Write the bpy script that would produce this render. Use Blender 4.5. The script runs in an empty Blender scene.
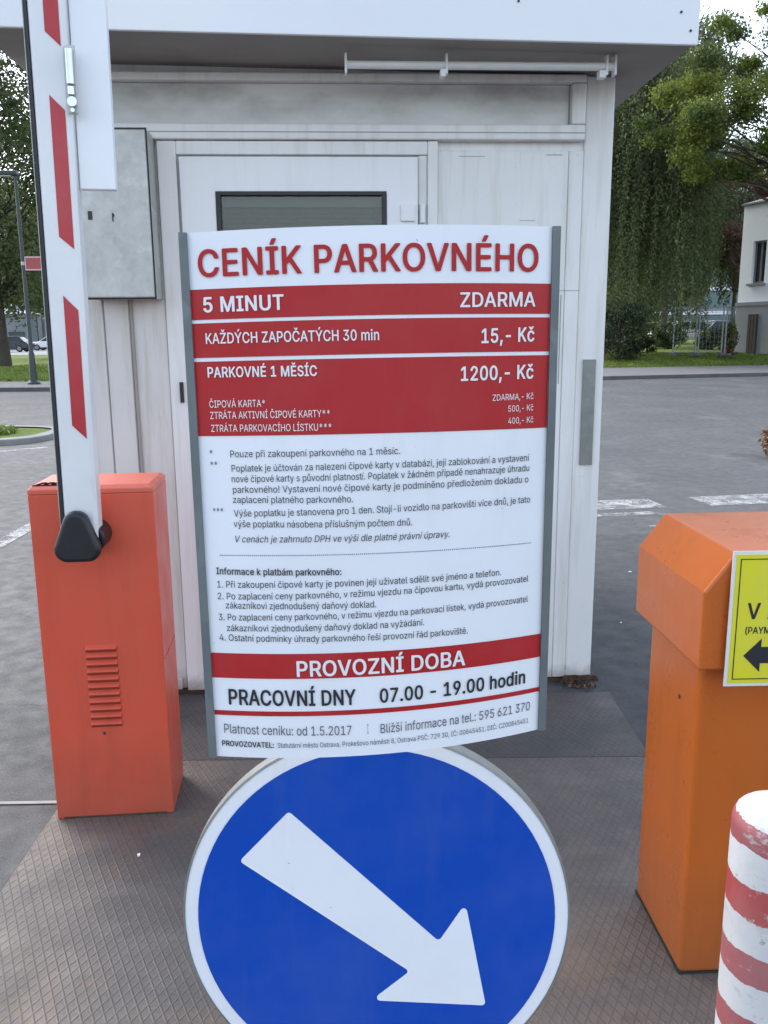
import bpy, bmesh, math, random
import numpy as np
from mathutils import Vector, Matrix
from mathutils.geometry import delaunay_2d_cdt
R = math.radians
SC = bpy.context.scene
COL = SC.collection

# ------------------------------------------------------------------ camera
cam = bpy.data.cameras.new('camera')
cam.sensor_fit = 'VERTICAL'
cam.sensor_height = 24.0
cam.lens = 855.0 / 1024.0 * 24.0
cam.clip_start = 0.05
cam.clip_end = 2000
camo = bpy.data.objects.new('camera', cam)
COL.objects.link(camo)
_p, _r = R(11.7), R(0.5)
fw = Vector((0, math.cos(_p), -math.sin(_p)))
dn = Vector((0, -math.sin(_p), -math.cos(_p)))
rt = Vector((1, 0, 0))
ir = rt * math.cos(_r) + dn * math.sin(_r)
idn = dn * math.cos(_r) - rt * math.sin(_r)
m3 = Matrix((ir, -idn, -fw)).transposed()
camo.matrix_world = Matrix.Translation((0, 0, 1.5)) @ m3.to_4x4()
SC.camera = camo

# ------------------------------------------------------------------ sky, sun, exposure
SUN_EL, SUN_AZ = R(44), R(-37)          # azimuth measured from +Y towards +X
w = bpy.data.worlds.new('World'); SC.world = w; w.use_nodes = True
nt = w.node_tree
sky = nt.nodes.new('ShaderNodeTexSky')
sky.sky_type = 'NISHITA'; sky.sun_disc = False
sky.sun_elevation = SUN_EL; sky.sun_rotation = SUN_AZ
sky.air_density = 1.0; sky.dust_density = 1.6; sky.ozone_density = 1.0
bg = nt.nodes['Background']; bg.inputs[1].default_value = 0.15
hs = nt.nodes.new('ShaderNodeHueSaturation'); hs.inputs['Saturation'].default_value = .62
nt.links.new(sky.outputs[0], hs.inputs['Color']); nt.links.new(hs.outputs[0], bg.inputs[0])
sl = bpy.data.lights.new('sun', 'SUN'); sl.energy = 0.5; sl.angle = R(40); sl.color = (1, .97, .92)
so = bpy.data.objects.new('sun', sl); COL.objects.link(so)
sd = Vector((math.sin(SUN_AZ) * math.cos(SUN_EL), math.cos(SUN_AZ) * math.cos(SUN_EL), math.sin(SUN_EL)))
so.rotation_euler = sd.to_track_quat('Z', 'Y').to_euler()
so.location = sd * 50
vs = SC.view_settings
vs.view_transform = 'Standard'; vs.look = 'None'; vs.gamma = 1; vs.use_curve_mapping = False
vs.exposure = 1.68
SC.cycles.max_bounces = 8
SC.cycles.transparent_max_bounces = 12
SC.cycles.use_denoising = True

# ------------------------------------------------------------------ materials
class NM:
    """small node helper"""
    def __init__(s, name):
        s.m = bpy.data.materials.new(name); s.m.use_nodes = True
        s.t = s.m.node_tree; s.b = s.t.nodes['Principled BSDF']
        s.tc = s.n('TexCoord')
    def n(s, typ, **k):
        x = s.t.nodes.new('ShaderNode' + typ)
        for a, v in k.items(): setattr(x, a, v)
        return x
    def l(s, a, b): s.t.links.new(a, b)
    def val(s, sock, v):
        if isinstance(v, (int, float)): sock.default_value = v
        elif isinstance(v, tuple): sock.default_value = v if len(v) == 4 or len(sock.default_value) == 3 else (*v, 1)
        else: s.l(v, sock)
    def math(s, op, a, b=0.0, c=None):
        x = s.n('Math', operation=op); s.val(x.inputs[0], a); s.val(x.inputs[1], b)
        if c is not None: s.val(x.inputs[2], c)
        return x.outputs[0]
    def coord(s, scale=(1, 1, 1), kind='Object', rot=(0, 0, 0), loc=(0, 0, 0)):
        mp = s.n('Mapping'); mp.inputs['Scale'].default_value = scale; mp.inputs['Rotation'].default_value = rot
        mp.inputs['Location'].default_value = loc
        s.l(s.tc.outputs[kind], mp.inputs[0]); return mp.outputs[0]
    def noise(s, scale=5, detail=4, rough=.55, vec=None, dist=0):
        x = s.n('TexNoise'); x.inputs['Scale'].default_value = scale; x.inputs['Detail'].default_value = detail
        x.inputs['Roughness'].default_value = rough; x.inputs['Distortion'].default_value = dist
        s.l(vec if vec is not None else s.tc.outputs['Object'], x.inputs['Vector']); return x.outputs[0]
    def ramp(s, f, lo, hi, a=0.0, b=1.0):
        x = s.n('MapRange'); x.clamp = True; s.val(x.inputs[0], f)
        for i, v in enumerate((lo, hi, a, b)): x.inputs[i + 1].default_value = v
        return x.outputs[0]
    def mix(s, f, a, b):
        x = s.n('Mix', data_type='RGBA'); s.val(x.inputs[0], f); s.val(x.inputs[6], a); s.val(x.inputs[7], b)
        return x.outputs[2]
    def bump(s, h, strength=.3, dist=.01):
        x = s.n('Bump'); x.inputs['Strength'].default_value = strength; x.inputs['Distance'].default_value = dist
        s.l(h, x.inputs['Height']); s.l(x.outputs[0], s.b.inputs['Normal'])
    def sep(s, kind='Object'):
        x = s.n('SeparateXYZ'); s.l(s.tc.outputs[kind], x.inputs[0]); return x.outputs
    def set(s, col=None, rough=None, metal=None, spec=None):
        if col is not None: s.val(s.b.inputs['Base Color'], col)
        if rough is not None: s.val(s.b.inputs['Roughness'], rough)
        if metal is not None: s.val(s.b.inputs['Metallic'], metal)
        if spec is not None: s.val(s.b.inputs['Specular IOR Level'], spec)
        return s

def plain(name, c, rough=.5, metal=0, var=.12, scale=9, spec=.5, bump=0, bscale=60):
    k = NM(name)
    f = k.ramp(k.noise(scale), .3, .7)
    d = tuple(x * (1 - var) for x in c)
    k.set(k.mix(f, c, d), rough, metal, spec)
    if bump: k.bump(k.noise(bscale, 3), bump, .004)
    return k.m

M = {}
def painted_white(name, c, dirt=.5, streak=True, basez=None):
    k = NM(name)
    big = k.ramp(k.noise(1.6, 5), .45, .75)
    st = k.ramp(k.noise(6, 5, .65, k.coord((3.2, 3.2, .22))), .5, .78)
    fine = k.ramp(k.noise(42, 4, .7), .66, .76)
    col = k.mix(k.math('MULTIPLY', big, .35 * dirt), c, tuple(x * .72 for x in c))
    if streak: col = k.mix(k.math('MULTIPLY', st, .6 * dirt), col, (c[0] * .6, c[1] * .57, c[2] * .5))
    col = k.mix(k.math('MULTIPLY', fine, .4 * dirt), col, (c[0] * .5, c[1] * .48, c[2] * .42))
    if basez:
        z = k.sep()[2]
        zz = k.math('ADD', z, k.math('MULTIPLY', k.math('SUBTRACT', k.noise(9, 5), .5), .28))
        low = k.ramp(zz, 0.0, basez, 1, 0)
        col = k.mix(k.math('MULTIPLY', low, .7), col, (.16, .14, .11))
    k.set(col, k.ramp(k.noise(14), .3, .7, .35, .5), 0, .45)
    k.bump(k.noise(3.5, 3), .12, .01)
    return k.m
M['booth'] = painted_white('booth paint', (.76, .76, .745), .9, True, .10)
M['booth_clean'] = painted_white('booth door paint', (.79, .80, .81), .4, True)
M['booth_dirty'] = painted_white('grimy booth paint', (.66, .65, .625), 1.35, True, .14)
M['fascia'] = painted_white('fascia paint', (.78, .8, .82), .22, False)
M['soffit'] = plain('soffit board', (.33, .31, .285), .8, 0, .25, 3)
M['seam'] = plain('seam sealant', (.36, .36, .35), .8)
M['slot'] = plain('dark slot', (.05, .05, .05), .8)
M['white_metal'] = plain('white metal', (.76, .77, .78), .35, 0, .08, 12)
M['boom_white'] = plain('boom white paint', (.78, .79, .8), .3, 0, .08, 7)
M['fold_white'] = plain('clean white panel', (.86, .88, .9), .4, 0, .03, 4)
M['rubber'] = plain('black rubber', (.018, .02, .024), .55, 0, .3, 20)
M['black_plastic'] = plain('black plastic', (.012, .014, .018), .42, 0, .3, 30, bump=.1)
M['galv'] = None
def galv(name, c, metal=.55, rough=.45):
    k = NM(name)
    v = k.n('TexVoronoi'); v.inputs['Scale'].default_value = 38; k.l(k.tc.outputs['Object'], v.inputs['Vector'])
    sp = k.n('SeparateColor'); k.l(v.outputs['Color'], sp.inputs[0])
    n1 = k.ramp(k.noise(9, 7, .7), .4, .65)
    col = k.mix(k.math('MULTIPLY', sp.outputs[0], .4), c, tuple(x * .7 for x in c))
    col = k.mix(k.math('MULTIPLY', n1, .5), col, tuple(x * .62 for x in c))
    k.set(col, k.ramp(sp.outputs[1], 0, 1, rough - .08, rough + .12), metal)
    return k.m
M['galv'] = galv('galvanised steel', (.57, .58, .555), .3, .5)
M['strip'] = galv('dull metal strip', (.25, .265, .255), .3, .5)
M['galv_dark'] = galv('weathered galvanised channel', (.17, .195, .2), .3, .55)
M['chrome'] = plain('zinc plated steel', (.62, .63, .64), .25, 1.0, .15, 25)
def enamel(name, c, fade, rough=.38, scale=2.5):
    k = NM(name)
    a = k.ramp(k.noise(scale, 4), .35, .7)
    st = k.ramp(k.noise(7, 5, .6, k.coord((2.5, 2.5, .25))), .5, .75)
    sp = k.ramp(k.noise(55, 3, .6), .76, .79)
    col = k.mix(k.math('MULTIPLY', a, .5), c, fade)
    col = k.mix(k.math('MULTIPLY', st, .28), col, tuple(x * .6 for x in c))
    col = k.mix(k.math('MULTIPLY', sp, .6), col, (.09, .04, .02))
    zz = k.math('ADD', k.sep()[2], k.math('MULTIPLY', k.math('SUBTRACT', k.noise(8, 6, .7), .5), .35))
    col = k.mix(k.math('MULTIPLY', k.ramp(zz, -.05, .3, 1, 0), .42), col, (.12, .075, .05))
    scr = k.ramp(k.noise(16, 6, .7, k.coord((.5, .5, 5))), .70, .74)
    col = k.mix(k.math('MULTIPLY', scr, .35), col, fade)
    k.set(col, k.ramp(k.noise(9, 4), .3, .7, rough - .07, rough + .12), 0, .5)
    k.bump(k.noise(160, 2), .05, .002)
    return k.m
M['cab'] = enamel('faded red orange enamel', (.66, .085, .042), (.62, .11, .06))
M['cab_lid'] = enamel('orange lid lightened for lit top', (.68, .12, .07), (.66, .16, .1))  # cabinet enamel lightened, light on the top face painted into the colour
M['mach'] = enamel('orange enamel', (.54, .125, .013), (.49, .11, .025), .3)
def film(name, c, rough, spec=.4, d=1.0):
    k = NM(name)
    dust = k.ramp(k.noise(5, 6, .65), .45, .8); sp = k.ramp(k.noise(95, 3, .6), .735, .76)
    run = k.ramp(k.noise(11, 5, .6, k.coord((2, 2, .3))), .58, .8)
    col = k.mix(k.math('MULTIPLY', dust, .16 * d), c, (.45, .44, .42))
    col = k.mix(k.math('MULTIPLY', run, .12 * d), col, (.3, .28, .25))
    col = k.mix(k.math('MULTIPLY', sp, .45), col, (.10, .085, .07))
    k.set(col, k.ramp(k.noise(7, 5), .3, .7, rough - .06, rough + .14), 0, spec)
    k.bump(k.noise(2.2, 2), .05, .02)
    return k.m
M['sign_white'] = film('white sign film', (.80, .82, .86), .35)
M['sign_red'] = film('red print', (.42, .016, .018), .42, .28, .35)
M['print_red'] = plain('red letters', (.43, .016, .018), .42, 0, .05, 5, .25)
M['print_white'] = plain('white letters', (.8, .8, .82), .4, 0, .03, 5)
M['print_black'] = plain('black letters', (.02, .022, .03), .4, 0, .1, 5)
M['print_grey'] = plain('thin grey print', (.10, .11, .13), .45, 0, .1, 5)
M['blue'] = film('blue reflective film', (.0, .062, .42), .36, .32, .4)
M['stripe'] = film('red reflective tape', (.45, .02, .03), .3, .5, .5)
M['yellow'] = film('yellow green sign film', (.70, .66, .03), .4, .3)
M['glass_dark'] = None
k = NM('booth window glass')
fz = k.n('Fresnel'); fz.inputs[0].default_value = 1.5; gl = k.n('BsdfGlossy'); gl.inputs['Roughness'].default_value = .03
tp_ = k.n('BsdfTransparent'); tp_.inputs[0].default_value = (.82, .86, .82, 1); mx = k.n('MixShader')
k.l(fz.outputs[0], mx.inputs[0]); k.l(tp_.outputs[0], mx.inputs[1]); k.l(gl.outputs[0], mx.inputs[2]); k.l(mx.outputs[0], k.t.nodes['Material Output'].inputs[0])
M['glass_dark'] = k.m
M['blind'] = plain('dusty blind', (.085, .09, .072), .6, 0, .3, 8)
M['blind_box'] = plain('blind box', (.15, .155, .14), .6, 0, .2, 8)
M['dark'] = plain('dark interior', (.02, .022, .02), .8)
M['rust'] = plain('rusty crumbling edge', (.09, .05, .03), .9, 0, .5, 30, bump=.5)
M['pole'] = plain('dark green grey pole paint', (.03, .045, .045), .45, 0, .2)
M['trunk'] = plain('bark', (.075, .06, .047), .9, 0, .4, 6, bump=.6, bscale=18)
M['birch'] = plain('pale bark', (.17, .16, .14), .9, 0, .6, 5, bump=.4, bscale=12)
M['wall_white'] = plain('render', (.82, .85, .88), .8, 0, .05, .6)
M['plinth'] = plain('grey plinth render', (.25, .26, .28), .85, 0, .12, .8)
M['kerb'] = plain('dark kerb stone', (.11, .108, .105), .85, 0, .3, 3, bump=.3)
M['paving'] = plain('grey pavement', (.165, .163, .16), .85, 0, .2, 1.5, bump=.2)
M['concrete'] = plain('concrete', (.26, .255, .245), .85, 0, .25, 2.5, bump=.3)
M['far_grey'] = plain('far grey facade', (.2, .22, .23), .8, 0, .2, .5)
M['far_dark'] = plain('far dark glass', (.035, .045, .05), .25)
M['far_teal'] = plain('teal glazing', (.09, .16, .17), .25)
M['roof_tile'] = plain('dull roof sheet', (.22, .2, .19), .8, 0, .2, 1)
M['brown_wood'] = plain('brown boards', (.07, .055, .045), .8, 0, .3, 4)
M['tyre'] = plain('tyre', (.02, .02, .02), .8)
M['car_glass'] = plain('car glass', (.03, .035, .04), .12)
M['line'] = None

def asphalt(f=1.0, crack=1):
    k = NM('worn asphalt')
    fine = k.noise(130, 3, .7)
    mid = k.noise(9, 5, .6)
    big = k.noise(.55, 5, .6)
    col = k.mix(k.ramp(big, .35, .65), (.060, .061, .062), (.097, .098, .098))
    col = k.mix(k.math('MULTIPLY', k.ramp(mid, .4, .7), .45), col, (.053, .054, .055))
    col = k.mix(k.math('MULTIPLY', k.ramp(fine, .55, .7), .55), col, (.19, .19, .19))
    col = k.mix(k.math('MULTIPLY', k.ramp(fine, .45, .3), .5), col, (.03, .03, .032))
    pale = k.ramp(k.noise(1.3, 6, .65, k.coord((1, .45, 1), loc=(3, 1, 0))), .56, .7)
    col = k.mix(k.math('MULTIPLY', pale, .4), col, (.19, .19, .185))
    v = k.n('TexVoronoi', feature='DISTANCE_TO_EDGE'); v.inputs['Scale'].default_value = .33
    wv = k.n('VectorMath', operation='ADD'); k.l(k.tc.outputs['Object'], wv.inputs[0])
    nz = k.n('TexNoise'); nz.inputs['Scale'].default_value = 1.6; nz.inputs['Detail'].default_value = 5; k.l(k.tc.outputs['Object'], nz.inputs['Vector'])
    k.l(nz.outputs['Color'], wv.inputs[1]); k.l(wv.outputs[0], v.inputs['Vector'])
    cr = k.ramp(v.outputs[0], .0015, .004, 1, 0)
    col = k.mix(k.math('MULTIPLY', cr, .22), col, (.02, .02, .02))
    oil = k.ramp(k.noise(1.1, 4, .55, k.coord((1, .7, 1), loc=(6, 2, 0))), .64, .74)
    col = k.mix(k.math('MULTIPLY', oil, .55), col, (.03, .03, .031))
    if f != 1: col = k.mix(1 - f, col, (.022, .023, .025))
    k.set(col, k.ramp(mid, .3, .7, .62, .85), 0, .4)
    k.bump(k.math('ADD', k.math('MULTIPLY', fine, .6), k.math('MULTIPLY', cr, -.4)), .55, .006)
    return k.m
M['asphalt'] = asphalt()
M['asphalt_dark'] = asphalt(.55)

def tread_plate(dark=0.0):
    k = NM('rhombic tread plate')
    x, y, z = k.sep()
    def lines(sgn, pitch):
        a = k.math('ADD', k.math('MULTIPLY', x, .88 / pitch), k.math('MULTIPLY', y, sgn * .475 / pitch))
        fr = k.math('ABSOLUTE', k.math('SUBTRACT', k.math('FRACT', a), .5))
        return k.ramp(fr, .0, .15, 1, 0)
    ln = k.math('MAXIMUM', lines(1, .0235), lines(-1, .0235))
    big = k.noise(1.1, 6, .62, k.coord((1, 1, 1), loc=(2, 5, 0)))
    mid = k.noise(6, 7, .7)
    fine = k.noise(120, 3, .7)
    col = k.mix(k.ramp(big, .38, .62), (.098, .090, .084), (.172, .132, .107))
    col = k.mix(k.math('MULTIPLY', k.ramp(mid, .42, .68), .6), col, (.085, .082, .08))
    rustf = k.ramp(k.noise(2.2, 7, .72, k.coord((1, 1, 1), loc=(7, 1, 0))), .53, .7)
    col = k.mix(k.math('MULTIPLY', rustf, .55), col, (.205, .135, .082))
    wear = k.ramp(k.noise(1.7, 6, .7, k.coord((.6, 1.2, 1), loc=(1, 9, 0))), .52, .72)
    col = k.mix(k.math('MULTIPLY', wear, .45), col, (.23, .205, .185))
    col = k.mix(k.math('MULTIPLY', k.ramp(fine, .58, .74), .4), col, (.3, .28, .26))
    spill = k.ramp(k.noise(2.9, 5, .6, k.coord((1, 1, 1), loc=(4, 4, 0))), .62, .7)
    col = k.mix(k.math('MULTIPLY', spill, .5), col, (.045, .042, .04))
    # grit collects beside the ribs
    col = k.mix(k.math('MULTIPLY', k.math('MULTIPLY', ln, k.ramp(k.noise(4, 4), .3, .6)), .46), col, (.075, .064, .055))
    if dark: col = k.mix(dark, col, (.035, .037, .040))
    k.set(col, k.ramp(mid, .3, .7, .5, .75), .05, .4)
    k.bump(k.math('ADD', k.math('MULTIPLY', ln, .9), k.math('MULTIPLY', fine, .3)), .4, .004)
    return k.m
M['tread'] = tread_plate()
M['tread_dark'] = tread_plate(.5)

def island_top():
    k = NM('dark island concrete')
    fine = k.noise(110, 4, .7); mid = k.noise(5, 6, .65)
    col = k.mix(k.ramp(mid, .3, .7), (.05, .052, .055), (.08, .08, .081))
    col = k.mix(k.math('MULTIPLY', k.ramp(fine, .58, .7), .3), col, (.16, .16, .16))
    k.set(col, .75, 0, .4); k.bump(fine, .4, .004)
    return k.m
M['island'] = island_top()

def worn_line(name, thr=.5):
    k = NM(name)
    n1 = k.noise(7, 7, .72); n2 = k.noise(60, 3, .7)
    f = k.ramp(k.math('ADD', k.math('MULTIPLY', n1, .65), k.math('MULTIPLY', n2, .35)), thr - .09, thr + .09)
    col = k.mix(k.ramp(k.noise(4), .3, .7), (.48, .48, .47), (.34, .34, .33))
    k.set(col, .7, 0, .3)
    tr = k.n('BsdfTransparent'); mx = k.n('MixShader'); out = k.t.nodes['Material Output']
    k.l(f, mx.inputs[0]); k.l(tr.outputs[0], mx.inputs[1]); k.l(k.b.outputs[0], mx.inputs[2]); k.l(mx.outputs[0], out.inputs[0])
    return k.m
M['line'] = worn_line('worn road paint', .49)
M['line_faint'] = worn_line('nearly gone road paint', .53)

def grass_mat():
    k = NM('lawn')
    col = k.mix(k.ramp(k.noise(.8, 5), .35, .65), (.13, .19, .03), (.19, .235, .045))
    col = k.mix(k.math('MULTIPLY', k.ramp(k.noise(18, 5, .7), .45, .7), .6), col, (.045, .065, .018))
    k.set(col, .9, 0, .2); k.bump(k.noise(40, 4, .7), .8, .05)
    return k.m
M['lawn'] = grass_mat()

def leaf_mat(name, c, trans=.35):
    k = NM(name)
    col = k.mix(k.ramp(k.noise(.9, 4), .35, .65), c, tuple(x * .6 for x in c))
    col = k.mix(k.math('MULTIPLY', k.ramp(k.noise(9, 2), .4, .65), .5), col, (c[0] * 1.35, c[1] * 1.25, c[2] * 1.1))
    k.set(col, .55, 0, .35)
    tl = k.n('BsdfTranslucent'); k.l(col, tl.inputs[0])
    mx = k.n('MixShader'); mx.inputs[0].default_value = trans
    k.l(k.b.outputs[0], mx.inputs[1]); k.l(tl.outputs[0], mx.inputs[2]); k.l(mx.outputs[0], k.t.nodes['Material Output'].inputs[0])
    return k.m
M['lf_dark'] = leaf_mat('dark leaves', (.08, .105, .045), .42)
M['lf_mid'] = leaf_mat('mid green leaves', (.085, .125, .035), .42)
M['lf_birch'] = leaf_mat('dull birch leaves', (.145, .185, .08), .5)
M['lf_birch2'] = leaf_mat('pale birch leaves', (.22, .26, .115), .52)
M['lf_maple'] = leaf_mat('yellow green leaves', (.21, .26, .05), .55)
M['lf_maple2'] = leaf_mat('fresh green leaves', (.15, .21, .045), .52)
M['lf_red'] = leaf_mat('russet leaves', (.15, .085, .06), .45)
M['lf_red2'] = leaf_mat('purple brown leaves', (.11, .07, .06), .4)
M['lf_dry'] = leaf_mat('dry brown leaves', (.26, .14, .07), .2)
M['lf_dry2'] = leaf_mat('pale dry leaves', (.36, .25, .16), .2)
M['lf_conifer'] = leaf_mat('dark needles', (.016, .032, .014), .15)

# ------------------------------------------------------------------ mesh helpers
class MB:
    def __init__(s): s.v = []; s.f = []; s.mi = []; s.cur = 0
    def add(s, vs, fs):
        o = len(s.v); s.v += [tuple(x) for x in vs]
        for f in fs: s.f.append(tuple(i + o for i in f)); s.mi.append(s.cur)
        return s
    def box(s, x0, x1, y0, y1, z0, z1):
        return s.add([(x0, y0, z0), (x1, y0, z0), (x1, y1, z0), (x0, y1, z0), (x0, y0, z1), (x1, y0, z1), (x1, y1, z1), (x0, y1, z1)],
                     [(0, 3, 2, 1), (4, 5, 6, 7), (0, 1, 5, 4), (1, 2, 6, 5), (2, 3, 7, 6), (3, 0, 4, 7)])
    def prism(s, poly, axis, a, b):
        """poly = list of 2D points; axis 'x','y','z' = extrusion axis from a to b"""
        def P(p, t):
            return {'x': (t, p[0], p[1]), 'y': (p[0], t, p[1]), 'z': (p[0], p[1], t)}[axis]
        n = len(poly)
        vs = [P(p, a) for p in poly] + [P(p, b) for p in poly]
        fs = [tuple(range(n)), tuple(range(2 * n - 1, n - 1, -1))] + [(i, i + n, (i + 1) % n + n, (i + 1) % n) for i in range(n)]
        return s.add(vs, fs)
    def tube(s, pts, rad, n=10, cap=True):
        pts = [Vector(p) for p in pts]
        rad = [rad] * len(pts) if isinstance(rad, (int, float)) else rad
        vs = []; fs = []
        for i, p in enumerate(pts):
            d = (pts[min(i + 1, len(pts) - 1)] - pts[max(i - 1, 0)]).normalized()
            a = d.orthogonal().normalized() if abs(d.z) > .9 else d.cross(Vector((0, 0, 1))).normalized()
            b = d.cross(a)
            for j in range(n):
                t = 2 * math.pi * j / n
                vs.append(p + (a * math.cos(t) + b * math.sin(t)) * rad[i])
        for i in range(len(pts) - 1):
            for j in range(n):
                fs.append((i * n + j, i * n + (j + 1) % n, (i + 1) * n + (j + 1) % n, (i + 1) * n + j))
        if cap:
            fs.append(tuple(range(n - 1, -1, -1))); fs.append(tuple(range((len(pts) - 1) * n, len(pts) * n)))
        return s.add(vs, fs)
    def lathe(s, prof, n=40, c=(0, 0)):
        vs = []; fs = []
        for r, z in prof:
            for j in range(n):
                t = 2 * math.pi * j / n; vs.append((c[0] + r * math.cos(t), c[1] + r * math.sin(t), z))
        for i in range(len(prof) - 1):
            for j in range(n):
                fs.append((i * n + j, i * n + (j + 1) % n, (i + 1) * n + (j + 1) % n, (i + 1) * n + j))
        fs.append(tuple(range(n - 1, -1, -1))); fs.append(tuple(range((len(prof) - 1) * n, len(prof) * n)))
        return s.add(vs, fs)
    def build(s, name, mat, parent=None, smooth=False, bevel=0, seg=2, fix=True):
        me = bpy.data.meshes.new(name)
        me.from_pydata(s.v, [], s.f)
        mats = mat if isinstance(mat, (list, tuple)) else [mat]
        for m in mats: me.materials.append(m)
        if len(mats) > 1: me.polygons.foreach_set('material_index', s.mi)
        if fix:
            bm = bmesh.new(); bm.from_mesh(me); bmesh.ops.recalc_face_normals(bm, faces=bm.faces); bm.to_mesh(me); bm.free()
        if smooth:
            me.polygons.foreach_set('use_smooth', [True] * len(me.polygons))
        o = bpy.data.objects.new(name, me); COL.objects.link(o)
        if parent: o.parent = parent
        if bevel:
            b = o.modifiers.new('bevel', 'BEVEL'); b.width = bevel; b.segments = seg; b.limit_method = 'ANGLE'; b.angle_limit = R(40)
            b.harden_normals = False
        if smooth:
            try:
                me.set_sharp_from_angle(angle=R(38))
            except Exception: pass
        return o

def tag(o, label=None, cat=None, group=None, kind=None):
    if label: o['label'] = label
    if cat: o['category'] = cat
    if group: o['group'] = group
    if kind: o['kind'] = kind
    return o
def empty(name, loc, rz=0):
    o = bpy.data.objects.new(name, None); COL.objects.link(o); o.location = loc; o.rotation_euler = (0, 0, rz)
    o.empty_display_size = .1
    return o
def sheet(name, pts, mat, kind='structure'):
    o = MB().add(pts, [tuple(range(len(pts)))]).build(name, mat, fix=False)
    if kind: o['kind'] = kind
    return o

# ------------------------------------------------------------------ setting: ground, pavements, lawns
# asphalt: fine near, reaching the horizon
g = MB(); S = 900
g.add([(-S, -S, 0), (S, -S, 0), (S, S, 0), (-S, S, 0)], [(0, 1, 2, 3)])
tag(g.build('ground', M['asphalt'], fix=False), kind='structure')

# island under barrier, signs and booth
rj = random.Random(4)
edge = [(.93 + rj.uniform(-.02, .02), 3.402 + i * .05) for i in range(6)]
ib = MB().prism([(-1.062, 3.402)] + edge + [(.6, 5.85), (-1.062, 5.85)], 'z', .0005, .0075)
tag(ib.build('island_pavement', M['island'], bevel=.002, seg=1), kind='structure')
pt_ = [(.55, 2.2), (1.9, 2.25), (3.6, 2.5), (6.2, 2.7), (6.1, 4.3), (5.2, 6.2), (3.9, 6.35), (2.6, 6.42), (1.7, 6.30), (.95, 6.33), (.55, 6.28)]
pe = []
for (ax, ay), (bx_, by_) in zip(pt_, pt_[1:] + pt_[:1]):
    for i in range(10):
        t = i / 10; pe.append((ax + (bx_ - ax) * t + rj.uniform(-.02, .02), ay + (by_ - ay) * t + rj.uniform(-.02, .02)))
tag(MB().add([(x, y, .0035) for x, y in pe], [tuple(range(len(pe)))]).build('dark_asphalt_sheet', M['asphalt_dark'], fix=False), kind='structure')  # ragged-edged sheet of the road asphalt, mixed darker
tp = MB()
_ys = [-.45, 1.0, 2.83]
for a, b in zip(_ys[:-1], _ys[1:]):
    for x0, x1 in ((-1.065, .1192), (.1208, 1.30)):
        tp.box(x0, x1, a + .0008, b - .0008, .0005, .009)
tag(tp.build('tread_plate_floor', M['tread'], bevel=.003, seg=1), kind='structure')
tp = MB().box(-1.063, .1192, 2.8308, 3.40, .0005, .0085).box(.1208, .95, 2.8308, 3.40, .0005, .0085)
tag(tp.build('dark_tread_plate', M['tread_dark'], bevel=.003, seg=1), kind='structure')  # plate row at the booth foot, same plate colour mixed darker

# road markings
mk = MB()
def strip(p, q, wd, z=.004):
    p = Vector((*p, 0)); q = Vector((*q, 0)); d = (q - p).normalized(); nn = Vector((-d.y, d.x, 0)) * wd / 2
    mk.add([(v.x, v.y, z) for v in (p - nn, q - nn, q + nn, p + nn)], [(0, 1, 2, 3)])
strip((.2, 7.22), (2.45, 7.52), .40); strip((2.85, 7.58), (4.8, 7.9), .42)
strip((-2.86, 5.95), (-2.87, 7.15), .13); strip((-5.6, 11.1), (-4.7, 11.9), .13)
tag(mk.build('road_marking', M['line'], fix=False), kind='structure')
mk = MB(); strip((-6, 2.5), (-1.07, 2.565), .017)
tag(mk.build('sealed_joint', plain('pale joint filler', (.36, .36, .35), .8, 0, .4, 12), fix=False), kind='structure')
mk = MB()
strip((2.1, 6.55), (2.5, 6.75), .09); strip((2.5, 6.75), (2.3, 7.1), .07); strip((1.2, 6.9), (2.3, 7.1), .12)
strip((-2.2, 4.1), (-2.9, 4.05), .05); strip((3, 26.0), (9, 27.4), .1)
tag(mk.build('faded_road_marking', M['line_faint'], fix=False), kind='structure')

# far right pavement with kerb, lawn bank behind
def along(p0, p1, y_off): return None
def ribbon(name, x0, x1, fy, d0, d1, z0, z1, mat, n=16, thick=0, bumpy=0):
    """strip following the line y = fy(x), from offset d0 to d1 behind it, height z0 to z1"""
    b = MB(); rows = 8 if bumpy else 1
    rnd = random.Random(5)
    vs = []; fs = []
    for j in range(rows + 1):
        for i in range(n + 1):
            x = x0 + (x1 - x0) * i / n; t = j / rows
            vs.append((x, fy(x) + d0 + (d1 - d0) * t, z0 + (z1 - z0) * t + (rnd.uniform(-bumpy, bumpy) if 0 < j else 0)))
    for j in range(rows):
        for i in range(n):
            a = j * (n + 1) + i; fs.append((a, a + 1, a + n + 2, a + n + 1))
    b.add(vs, fs)
    if thick:
        o = len(b.v)
        b.add([(v[0], v[1], v[2] - thick) for v in vs[:n + 1]] + vs[:n + 1], [(i, i + 1, i + n + 2, i + n + 1) for i in range(n)])
    o = b.build(name, mat, fix=False); o['kind'] = 'structure'
    return o
fr = lambda x: 26.3 + .26 * x
ribbon('kerb_right', 0, 60, fr, 0, .16, .115, .12, M['kerb'], thick=.13)
ribbon('pavement_right', 0, 60, fr, .16, 5.2, .118, .16, M['paving'])
ribbon('lawn_right', 0, 60, fr, 5.2, 11.0, .165, .5, M['lawn'], bumpy=.03)
ribbon('lawn_right_back', 0, 60, fr, 11.0, 45, .5, 1.0, M['lawn'], bumpy=.02)
fl = lambda x: 24.35 - .03 * x
ribbon('kerb_left', -70, -4, fl, 0, .16, .115, .12, M['kerb'], thick=.13)
ribbon('pavement_left', -70, -4, fl, .16, 3.1, .118, .13, M['paving'])
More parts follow.
